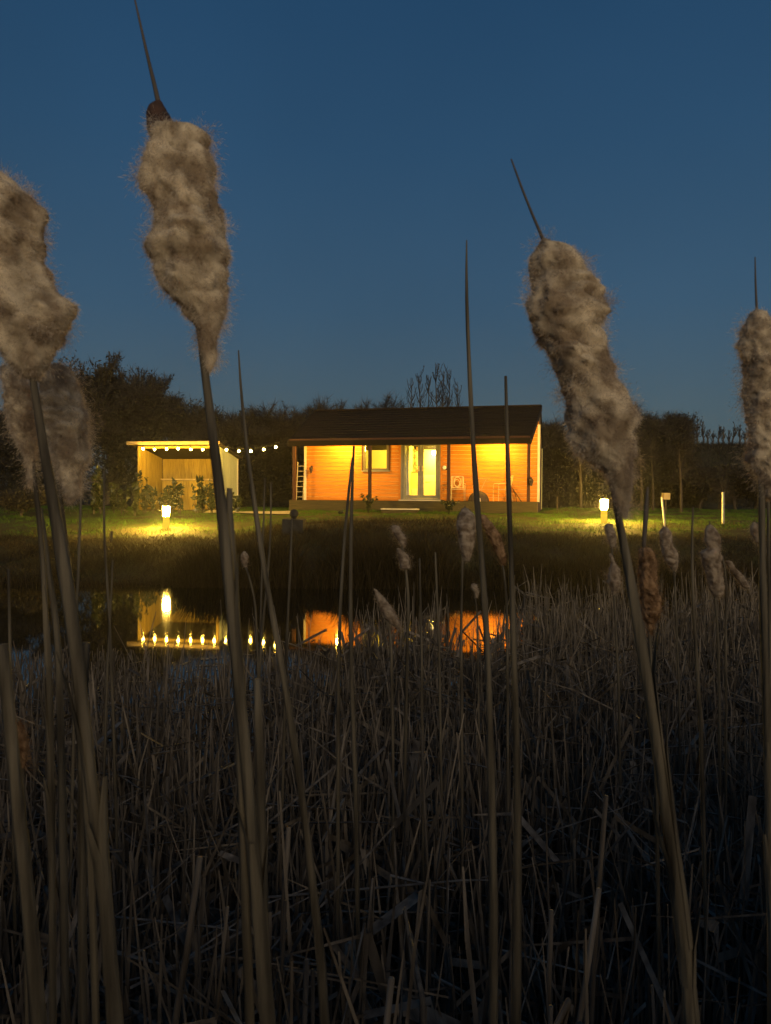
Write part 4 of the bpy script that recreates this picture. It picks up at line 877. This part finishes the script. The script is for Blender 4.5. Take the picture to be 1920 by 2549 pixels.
# E: right edge
cattail(.82, 'fluffy cattail cut off by the right picture edge with thin spike', [[(770, 1872, 1900), (785, 1862, 1915), (820, 1840, 1935), (860, 1838, 1942), (930, 1850, 1948), (1000, 1858, 1952), (1060, 1862, 1955), (1110, 1862, 1958), (1150, 1858, 1956), (1165, 1872, 1950), (1210, 1895, 1950), (1245, 1905, 1945)]],
        [(1885, 1000, 12), (1894, 1150, 15), (1898, 1260, 17), (1896, 1350, 17), (1900, 1500, 17), (1906, 1700, 18), (1915, 1950, 20), (1925, 2300, 22)],
        [(1880, 640, 3), (1881, 700, 5), (1884, 770, 7), (1886, 800, 8)], 46000)
# F: brown one
k1 = 2.872
cattail(1.9, 'brown torn cattail standing low beside the big right cattail stem', [sc([(1150, 740, 790), (1180, 718, 820), (1230, 715, 848), (1350, 716, 850), (1430, 722, 850), (1520, 730, 870), (1600, 735, 885), (1660, 745, 865), (1700, 770, 835), (1790, 790, 820)], 1340, 960, k1)],
        [(1605, 1370, 9), (1612, 1480, 9), (1618, 1590, 9), (1628, 1750, 10), (1634, 1900, 11)], [(1613, 1212, 6), (1608, 1280, 13), (1603, 1365, 10)], 16000, 'fluffbrown', .014)
cattail(3.4, 'short lumpy cattail below the brightly lit stake', [sc([(1008, 890, 925), (1050, 862, 955), (1110, 865, 965), (1150, 872, 972), (1190, 876, 1002), (1250, 900, 1002), (1290, 930, 1000), (1330, 965, 988)], 1340, 960, k1)],
        [(1668, 1345, 5), (1680, 1425, 5), (1684, 1550, 6), (1690, 1700, 6)], [(1650, 1300, 2), (1655, 1330, 4)], 9000, 'fluff2', .016, lump=.2)
cattail(2.7, 'tallest pale cattail of the small ones at right, waisted in the middle', [sc([(992, 1212, 1240), (1040, 1185, 1290), (1110, 1186, 1308), (1160, 1205, 1305), (1195, 1150, 1310), (1280, 1165, 1318), (1350, 1190, 1320), (1440, 1212, 1335), (1490, 1235, 1325), (1520, 1265, 1300)], 1340, 960, k1)],
        [(1770, 1380, 7), (1782, 1480, 7), (1788, 1600, 7), (1792, 1800, 8)], [(1766, 1296, 3), (1768, 1315, 5)], 12000, 'fluff2', .014, lump=.2)
cattail(2.7, 'thin drooping cattail hanging right of the waisted pale cattail', [[(1395, 1803, 1822), (1415, 1812, 1832), (1432, 1826, 1850), (1450, 1838, 1862), (1465, 1850, 1870)]],
        [(1798, 1385, 6), (1812, 1400, 6), (1806, 1520, 6), (1808, 1750, 7)], None, 4500, 'fluff2', .014, lump=.2)
cattail(3.0, 'torn thin cattail directly under the right bollard lamp', [sc([(985, 475, 530), (1030, 478, 550), (1080, 490, 560), (1140, 510, 555), (1160, 530, 550)], 1340, 960, k1), sc([(1200, 500, 530), (1260, 520, 550), (1320, 500, 590), (1400, 490, 595), (1460, 520, 580), (1500, 530, 550)], 1340, 960, k1)],
        [(1520, 1330, 6), (1527, 1400, 6), (1530, 1500, 6), (1540, 1700, 7)], None, 5000, 'fluff2', .018, lump=.3)
cattail(2.2, 'pale torn cattail beside the stem at the right picture edge', [sc([(975, 1530, 1560), (1020, 1515, 1580), (1070, 1522, 1585), (1110, 1550, 1600), (1150, 1590, 1622), (1195, 1600, 1625)], 1340, 960, k1)],
        [(1885, 1300, 6), (1898, 1370, 6), (1902, 1500, 7), (1908, 1800, 8)], None, 2000, 'fluff2', .02, lump=.2)
k2 = 3.622
cattail(2.6, 'smooth upright grey cattail in front of the cabin deck', [sc([(85, 985, 1030), (150, 935, 1100), (250, 920, 1118), (350, 935, 1112), (440, 952, 1090), (510, 972, 1070), (560, 992, 1058), (575, 1005, 1045)], 880, 1240, k2)],
        [(1155, 1330, 7), (1152, 1395, 7), (1150, 1460, 6), (1148, 1560, 7), (1150, 1750, 8)], [(1158, 1258, 2), (1160, 1275, 4)], 10000, 'fluff2', .010, lump=.12)
cattail(2.6, 'dark slanting cattail leaning right beside the smooth grey one', [[(1280, 1185, 1206), (1300, 1196, 1226), (1330, 1210, 1246), (1355, 1224, 1254), (1385, 1238, 1262), (1408, 1248, 1258)]],
        [(1195, 1290, 6), (1235, 1360, 6), (1254, 1405, 5), (1262, 1500, 6), (1264, 1700, 7)], None, 8000, 'fluffbrown', .011, lump=.2)
cattail(2.8, 'small ragged cattail with loose strips below the timber step', [sc([(245, 340, 410), (300, 350, 435), (360, 385, 482), (420, 420, 475), (440, 440, 465)], 880, 1240, k2), sc([(450, 385, 420), (520, 400, 500), (580, 410, 515), (640, 420, 510)], 880, 1240, k2)],
        [(1000, 1350, 6), (1014, 1440, 7), (1018, 1520, 8), (1014, 1600, 8), (1010, 1800, 9)], None, 5000, 'fluff2', .014, lump=.3)
cattail(2.5, 'pale leaf shaped cattail tilted left low in the middle', [sc([(815, 178, 200), (880, 198, 268), (950, 218, 325), (1020, 238, 385), (1080, 275, 410), (1130, 325, 432), (1180, 400, 436), (1200, 420, 434)], 880, 1240, k2)],
        [(960, 1530, 6), (974, 1560, 7), (975, 1650, 8), (978, 1850, 9)], None, 9000, 'fluff2', .009, lump=.1)
cattail(3.2, 'tiny frayed cattail right of centre above the orange reflection', [sc([(770, 1060, 1110), (810, 1055, 1130), (850, 1090, 1135), (900, 1095, 1125)], 880, 1240, k2)],
        [(1180, 1460, 4), (1188, 1500, 4), (1190, 1600, 5), (1192, 1800, 6)], None, 1000, 'fluff2', .015)
cattail(2.6, 'tiny rounded cattail head right of the big left stem', [[(1372, 604, 612), (1385, 598, 619), (1400, 601, 618), (1412, 607, 615)]],
        [(610, 1405, 5), (622, 1440, 5), (636, 1490, 5), (642, 1650, 6)], None, 900, 'fluff2', .012)
cattail(1.0, 'brown drooping cattail scrap low at the left picture edge', [[(1790, 44, 50), (1815, 40, 60), (1850, 42, 72), (1880, 48, 70), (1915, 54, 62)]],
        [(46, 1790, 7), (54, 1850, 8), (58, 1920, 8), (62, 2100, 9)], None, 2500, 'fluffbrown', .012)

# ------------------------------------------------------------------ tall bare stalks traced one by one
def stalk(D, pts, label, Dend=None, mt='stem', group='bare cattail stalks at the pond edge', stub=None):
    P, r_ = stem_world(pts, D, max(8, len(pts) * 2), Dend=Dend); o = thing('bare_stalk', label, 'stalk', P[-1], 0, group)
    MB().tube(P, r_, 7, tone=random.uniform(-.4, .3)).obj('stem', M[mt], o, off=P[-1], smooth=True)
    if stub:
        Q, q_ = stem_world(stub, D * .995, 8, ground=False); MB().tube(Q, q_, 7, tone=-.2).obj('leaf_sheath', M['stem'], o, off=P[-1], smooth=True)
stalk(1.3, [(594, 872, 3), (595, 920, 8), (603, 1020, 8), (612, 1100, 9), (640, 1300, 12), (668, 1480, 14), (695, 1620, 17), (725, 1800, 19), (755, 2000, 20), (800, 2400, 24)], 'slender dark stalk right of the biggest cattail, tip against sky')
stalk(1.2, [(1162, 598, 3), (1160, 680, 8), (1163, 800, 10), (1168, 900, 11), (1172, 1000, 12), (1180, 1150, 14), (1195, 1350, 15), (1208, 1500, 16), (1215, 1650, 16), (1220, 1800, 18), (1225, 2000, 22), (1228, 2250, 24)], 'tallest bare stalk crossing the cabin roof, pointed at the top')
stalk(1.3, [(1259, 936, 7), (1262, 1060, 10), (1267, 1250, 13), (1272, 1400, 14), (1277, 1550, 15), (1285, 1800, 17), (1290, 2000, 20), (1287, 2300, 24)], 'blunt topped bare stalk in front of the right half of the cabin')
stalk(2.0, [(881, 1110, 6), (875, 1250, 9), (873, 1400, 9), (872, 1600, 10), (877, 1750, 11), (885, 1950, 13)], 'right stalk of the close pair before the left half of cabin')
stalk(2.05, [(877, 1140, 5), (868, 1220, 7), (858, 1330, 8), (847, 1500, 9), (843, 1620, 9), (842, 2000, 11)], 'left stalk of the close pair before the left half of cabin')
for a in [(2.5, [(260, 1172, 5), (258, 1350, 6), (268, 1440, 6), (276, 1600, 7)], 'thin dark stalk on the lawn left of bollard lamp'), (3, [(281, 1395, 4), (277, 1500, 5), (268, 1650, 6)], 'short thin stalk in the water below the short stake'),
          (2, [(206, 1170, 6), (197, 1345, 7), (196, 1450, 7), (190, 1530, 8)], 'dark slanting stalk right of the left edge cattails'), (3, [(675, 1200, 4), (675, 1350, 5), (668, 1420, 6), (650, 1600, 7)], 'left leaning thin stalk beside the stone block'), (3.2, [(660, 1190, 3), (655, 1330, 5), (648, 1600, 6)], 'second thin stalk left of the stone block'),
          (2.5, [(727, 1290, 4), (724, 1400, 6), (716, 1550, 7), (710, 1700, 8)], 'thin stalk rising in front of the stone block'), (2, [(1725, 1262, 5), (1722, 1330, 6), (1725, 1500, 8), (1735, 1650, 9), (1745, 1800, 10)], 'thin stalk left of the waisted pale cattail'), (1.7, [(1913, 1150, 6), (1912, 1300, 7), (1916, 1500, 9), (1918, 1800, 10)], 'thin stalk at the extreme right edge'),
          (2.2, [(22, 1416, 6), (24, 1560, 8), (28, 1700, 9)], 'short pale stalk at left edge against the dark water'), (2.4, [(1084, 1375, 4), (1088, 1480, 6), (1093, 1600, 7)], 'pointed stalk in middle between leaf shaped and grey cattails'), (2.4, [(1045, 1390, 4), (1047, 1500, 6), (1050, 1640, 7)], 'slim stalk right of the ragged cattail with strips'),
          (1.2, [(101, 1264, 10), (115, 1348, 12), (126, 1460, 14), (137, 1516, 16), (146, 1600, 17), (150, 1740, 18), (156, 2000, 20)], 'knobbly stalk immediately left of thick left edge stem')]: stalk(*a)
stalk(.8, [(6, 1604, 30), (18, 1720, 32), (30, 1850, 33), (55, 2100, 36), (80, 2320, 38), (97, 2549, 40)], 'thick stalk broken off at the left picture edge')
stalk(.85, [(640, 1690, 20), (648, 1900, 24), (655, 2200, 26), (660, 2549, 28)], 'thick bare stalk tight against the right of biggest cattail stem')
# sheaths torn off the two thick stems
stalk(.76, [(572, 1215, 14), (566, 1300, 28), (578, 1420, 30), (590, 1600, 24)], 'torn dry sheath wrapped round the biggest cattail stem')
stalk(.74, [(215, 1600, 22), (205, 1750, 22), (212, 1900, 20), (225, 2100, 20)], 'torn dry sheath wrapped round left edge cattail stem')

# ------------------------------------------------------------------ the reed bed
def bed_far(x, D):
    a = x / D                                               # how far the bed reaches for a direction
    return np.interp(a, [-.6, -.5, -.33, -.22, -.1, -.03, .06, .10, .15, .2, .6], [4.6, 4.6, 4.6, 5.0, 5.6, 6.6, 7.6, 6.0, 7.0, 9.0, 9.5])
def top_h(n): return rng.choice([.62, .8, .95, 1.05], n, p=[.25, .35, .28, .12]) * rng.uniform(.75, 1.12, n)
n_ind = 0
for k in range(250):
    D = rng.uniform(1.3, 3.6); a = rng.uniform(-.55, .55); x = a * D
    if abs(x) < .12 and D < 1.3: continue
    h = float(top_h(1)[0]) * (1.18 if D < 2 else 1.0); g = gz(x, D) - .05
    P = [np.array([0, 0, 0.0])]; d = np.array([rng.normal(0, .10), rng.normal(0, .10), 1.0]); nseg = 6; brk = rng.integers(2, 6) if rng.uniform() < .42 else 99
    for s in range(nseg):
        if s == brk: d = np.array([rng.normal(0, 1), rng.normal(0, .6), rng.uniform(-.9, .3)])
        d = d + rng.normal(0, .035, 3); d /= np.linalg.norm(d); P.append(P[-1] + d * h / nseg)
    P = np.array(P); r_ = np.linspace(1, .65, nseg + 1) * rng.uniform(.0035, .0105) * (1 + .08 * rng.standard_normal(nseg + 1))
    nm_ = 'broken' if brk < 90 else 'upright'
    o = thing('reed_stalk', 'dry brown reed stalk snapped over in the dark reed bed' if brk < 90 else 'dry brown reed stalk standing upright in the dark reed bed', 'reed', (x, D, g), 0, 'snapped reed stalks in the reed bed' if brk < 90 else 'upright reed stalks in the reed bed')
    MB().tube(P, r_, 6, tone=rng.uniform(-.6, .5)).obj('stem', M['reed'], o, smooth=True)
    if rng.uniform() < .35:
        i = rng.integers(1, 4); b = P[i]; dd = np.array([rng.normal(0, .5), rng.normal(0, .3), 1]); tip = b + dd * .25; w = np.array([r_[0] * 1.6, 0, 0])
        MB().add([b - w, b + w, b + dd * .12 - w * .8, b + dd * .12 + w * .8, tip + np.array([rng.normal(0, .1), 0, -.12])], [[0, 1, 3, 2], [2, 3, 4]], rng.uniform(-.5, .4)).obj('leaf', M['reed'], o)
def bed(n, D0, D1, name, wmin, wmax, lean, hs=1.0, flat=0.0, seed=0):
    D = D0 + (D1 - D0) * rng.uniform(0, 1, n) ** .8; a = rng.uniform(-.6, .6, n); x = a * D
    P3 = np.stack([x, D, 0 * x], 1); cl = vnoise(P3 * 1.4, 21)
    lim = bed_far(x, np.maximum(D, .3)) * (1 + .12 * vnoise(P3 * 2, 23))
    left = np.interp(a, [-.6, -.2, -.08, 0, 1], [.85, .85, .9, 1, 1])
    k = (D < lim) & (rng.uniform(0, 1, n) < left * np.clip(.75 + .6 * cl, .15, 1)) & ((np.abs(x) > .25) | (D > 1.2) | (D < -.3)); x, D = x[k], D[k]; n = len(x)
    g = np.minimum(ground_z(x, D), .1) - .05
    h = top_h(n) * hs * (1 + .15 * vnoise(np.stack([x, D, 0 * x], 1) * .8, 24))
    B = np.stack([x, D, np.maximum(g, -.1)], 1)
    d1 = np.stack([rng.normal(0, lean, n), rng.normal(0, lean, n), np.ones(n)], 1)
    if flat: d1[:, 2] = rng.uniform(-.15, .5, n); d1[:, :2] = rng.normal(0, 1, (n, 2)); B[:, 2] = rng.uniform(.05, .75, n)
    d1 /= np.linalg.norm(d1, axis=1)[:, None]
    brk = rng.uniform(0, 1, n) < .24
    d2 = d1 + rng.normal(0, .12, (n, 3)); d2[brk] = np.stack([rng.normal(0, 1, brk.sum()), rng.normal(0, 1, brk.sum()), rng.uniform(-1, .4, brk.sum())], 1); d2 /= np.linalg.norm(d2, axis=1)[:, None]
    f = rng.uniform(.5, .85, n)[:, None]; M1 = B + d1 * h[:, None] * f; T = M1 + d2 * h[:, None] * (1 - f)
    w = rng.uniform(wmin, wmax, n)
    tone = rng.uniform(-.8, .7, n)
    V1, F1 = tube_np(B, M1, w, w * .85, 3); V2, F2 = tube_np(M1, T, w * .85, w * .3, 3)
    mb = MB().add(V1, F1, np.repeat(tone, 6)).add(V2, F2, np.repeat(tone, 6))
    # limp leaves
    m_ = n; i = rng.integers(0, n, m_); t = rng.uniform(.2, .95, (m_, 1)); p = B[i] * (1 - t) + M1[i] * t
    dd = np.stack([rng.normal(0, .7, m_), rng.normal(0, .7, m_), rng.uniform(.1, 1, m_)], 1); dd /= np.linalg.norm(dd, axis=1)[:, None]
    ln = rng.uniform(.08, .32, (m_, 1)); wv = np.cross(dd, rng.standard_normal((m_, 3))); wv /= np.linalg.norm(wv, axis=1)[:, None]; wv *= (w[i] * rng.uniform(.8, 2.6, m_))[:, None]
    e = p + dd * ln; tip = e + (dd * .3 + np.array([0, 0, -1.0])) * ln * rng.uniform(.2, .9, (m_, 1))
    V = np.stack([p - wv, p + wv, e - wv, e + wv, tip], 1).reshape(-1, 3); kk = np.arange(m_) * 5
    mb.add(V, np.concatenate([np.stack([kk, kk + 1, kk + 3], 1), np.stack([kk, kk + 3, kk + 2], 1), np.stack([kk + 2, kk + 3, kk + 4], 1)]), np.repeat(rng.uniform(-.8, .6, m_), 5))
    tag(mb.obj(name, M['reed'], smooth=False), kind='stuff')
bed(4600, 1.2, 3.6, 'reed_bed', .003, .0085, .08)
bed(15000, 3.0, 9.8, 'reed_bed', .0035, .0085, .07)
bed(2000, .9, 5.5, 'reed_litter', .002, .005, .3, .6, 1.0)
n = 9000; x = rng.uniform(-6, 7, n); y = rng.uniform(-5.5, -1.0, n); P0 = np.stack([x, y, ground_z(x, y) - .05], 1); hh = rng.uniform(1.1, 2.15, n)  # unseen reeds added behind the camera to hold low sun off the bed
T = P0 + np.stack([rng.normal(0, .12, n), rng.normal(0, .12, n), np.ones(n)], 1) * hh[:, None]; w_ = rng.uniform(.004, .010, n); V, F = tube_np(P0, T, w_, w_ * .6, 3)
tag(MB().add(V, F, np.repeat(rng.uniform(-.8, .6, n), 6)).obj('reed_bed', M['reed']), kind='stuff')
bed(2600, -1.2, 1.1, 'reed_bed', .003, .006, .10, 1.0)
n = 7000; x = rng.uniform(1.0, 5, n) * rng.choice([-1, 1], n); y = rng.uniform(-1.2, 2.2, n); k = np.abs(x) > .64 * np.maximum(y, 0) + .45; x, y = x[k], y[k]; n = len(x)  # unseen reeds added at both sides to cut sky light on the bed
P0 = np.stack([x, y, ground_z(x, y) - .05], 1); hh = rng.uniform(.8, 1.9, n); T = P0 + np.stack([rng.normal(0, .10, n), rng.normal(0, .12, n), np.ones(n)], 1) * hh[:, None]; w_ = rng.uniform(.004, .010, n); V, F = tube_np(P0, T, w_, w_ * .6, 3)
tag(MB().add(V, F, np.repeat(rng.uniform(-.8, .6, n), 6)).obj('reed_bed', M['reed']), kind='stuff')
# broken stubble standing in the open water on the left
n = 2600; D = rng.uniform(4.6, 8.7, n); x = rng.uniform(-.57, -.03, n) * D; k = vnoise(np.stack([x * .9, D * .9, 0 * x], 1), 61) + rng.uniform(-.7, .7, n) > -.1; x, D = x[k], D[k]; n = len(x)
hh = np.maximum(1.83 - 376 / 1841 * D, .04) * rng.uniform(.25, 1, n); P0 = np.stack([x, D, np.full(n, -.03)], 1); T = P0 + np.stack([rng.normal(0, .18, n), rng.normal(0, .18, n), np.ones(n)], 1) * hh[:, None]; w_ = rng.uniform(.003, .007, n); V, F = tube_np(P0, T, w_, w_ * .6, 3)
tag(MB().add(V, F, np.repeat(rng.uniform(-.8, .5, n), 6)).obj('reed_stubble', M['reed']), kind='stuff')
# dead leaves and scum afloat on the near water
n = 1500; y = rng.uniform(3.4, 9.5, n); x = rng.uniform(-.56, .3, n) * y; k = vnoise(np.stack([x * .8, y * .8, 0 * x], 1), 51) + rng.uniform(-.5, .5, n) > .05; x, y = x[k], y[k]; n = len(x)
a = rng.uniform(0, 6.283, n); l_ = rng.uniform(.02, .16, n); w_ = rng.uniform(.006, .02, n); ca, sa_ = np.cos(a), np.sin(a); zf = rng.uniform(.003, .012, n)
V = np.stack([np.stack([x + ca * l_ * p - sa_ * w_ * q, y + sa_ * l_ * p + ca * w_ * q, zf], 1) for p, q in ((-1, -1), (1, -1), (1, 1), (-1, 1))], 1).reshape(-1, 3); k = np.arange(n) * 4
tag(MB().add(V, np.stack([k, k + 1, k + 2, k + 3], 1), np.repeat(rng.uniform(-.8, .5, n), 4)).obj('floating_litter', M['reed']), kind='stuff')

# ------------------------------------------------------------------ thin haze added to give the lamps their glow
hm = bpy.data.materials.new('lamp_glow_haze'); hm.use_nodes = True; _n = hm.node_tree.nodes; _n.remove(_n['Principled BSDF'])
_v = _n.new('ShaderNodeVolumePrincipled'); _v.inputs['Color'].default_value = (.85, .85, .85, 1); _v.inputs['Density'].default_value = .0006; _v.inputs['Anisotropy'].default_value = .8
hm.node_tree.links.new(_v.outputs[0], _n['Material Output'].inputs['Volume'])
tag(MB().box(-305, 305, -305, 605, -1.6, 14).obj('haze', hm), kind='stuff')
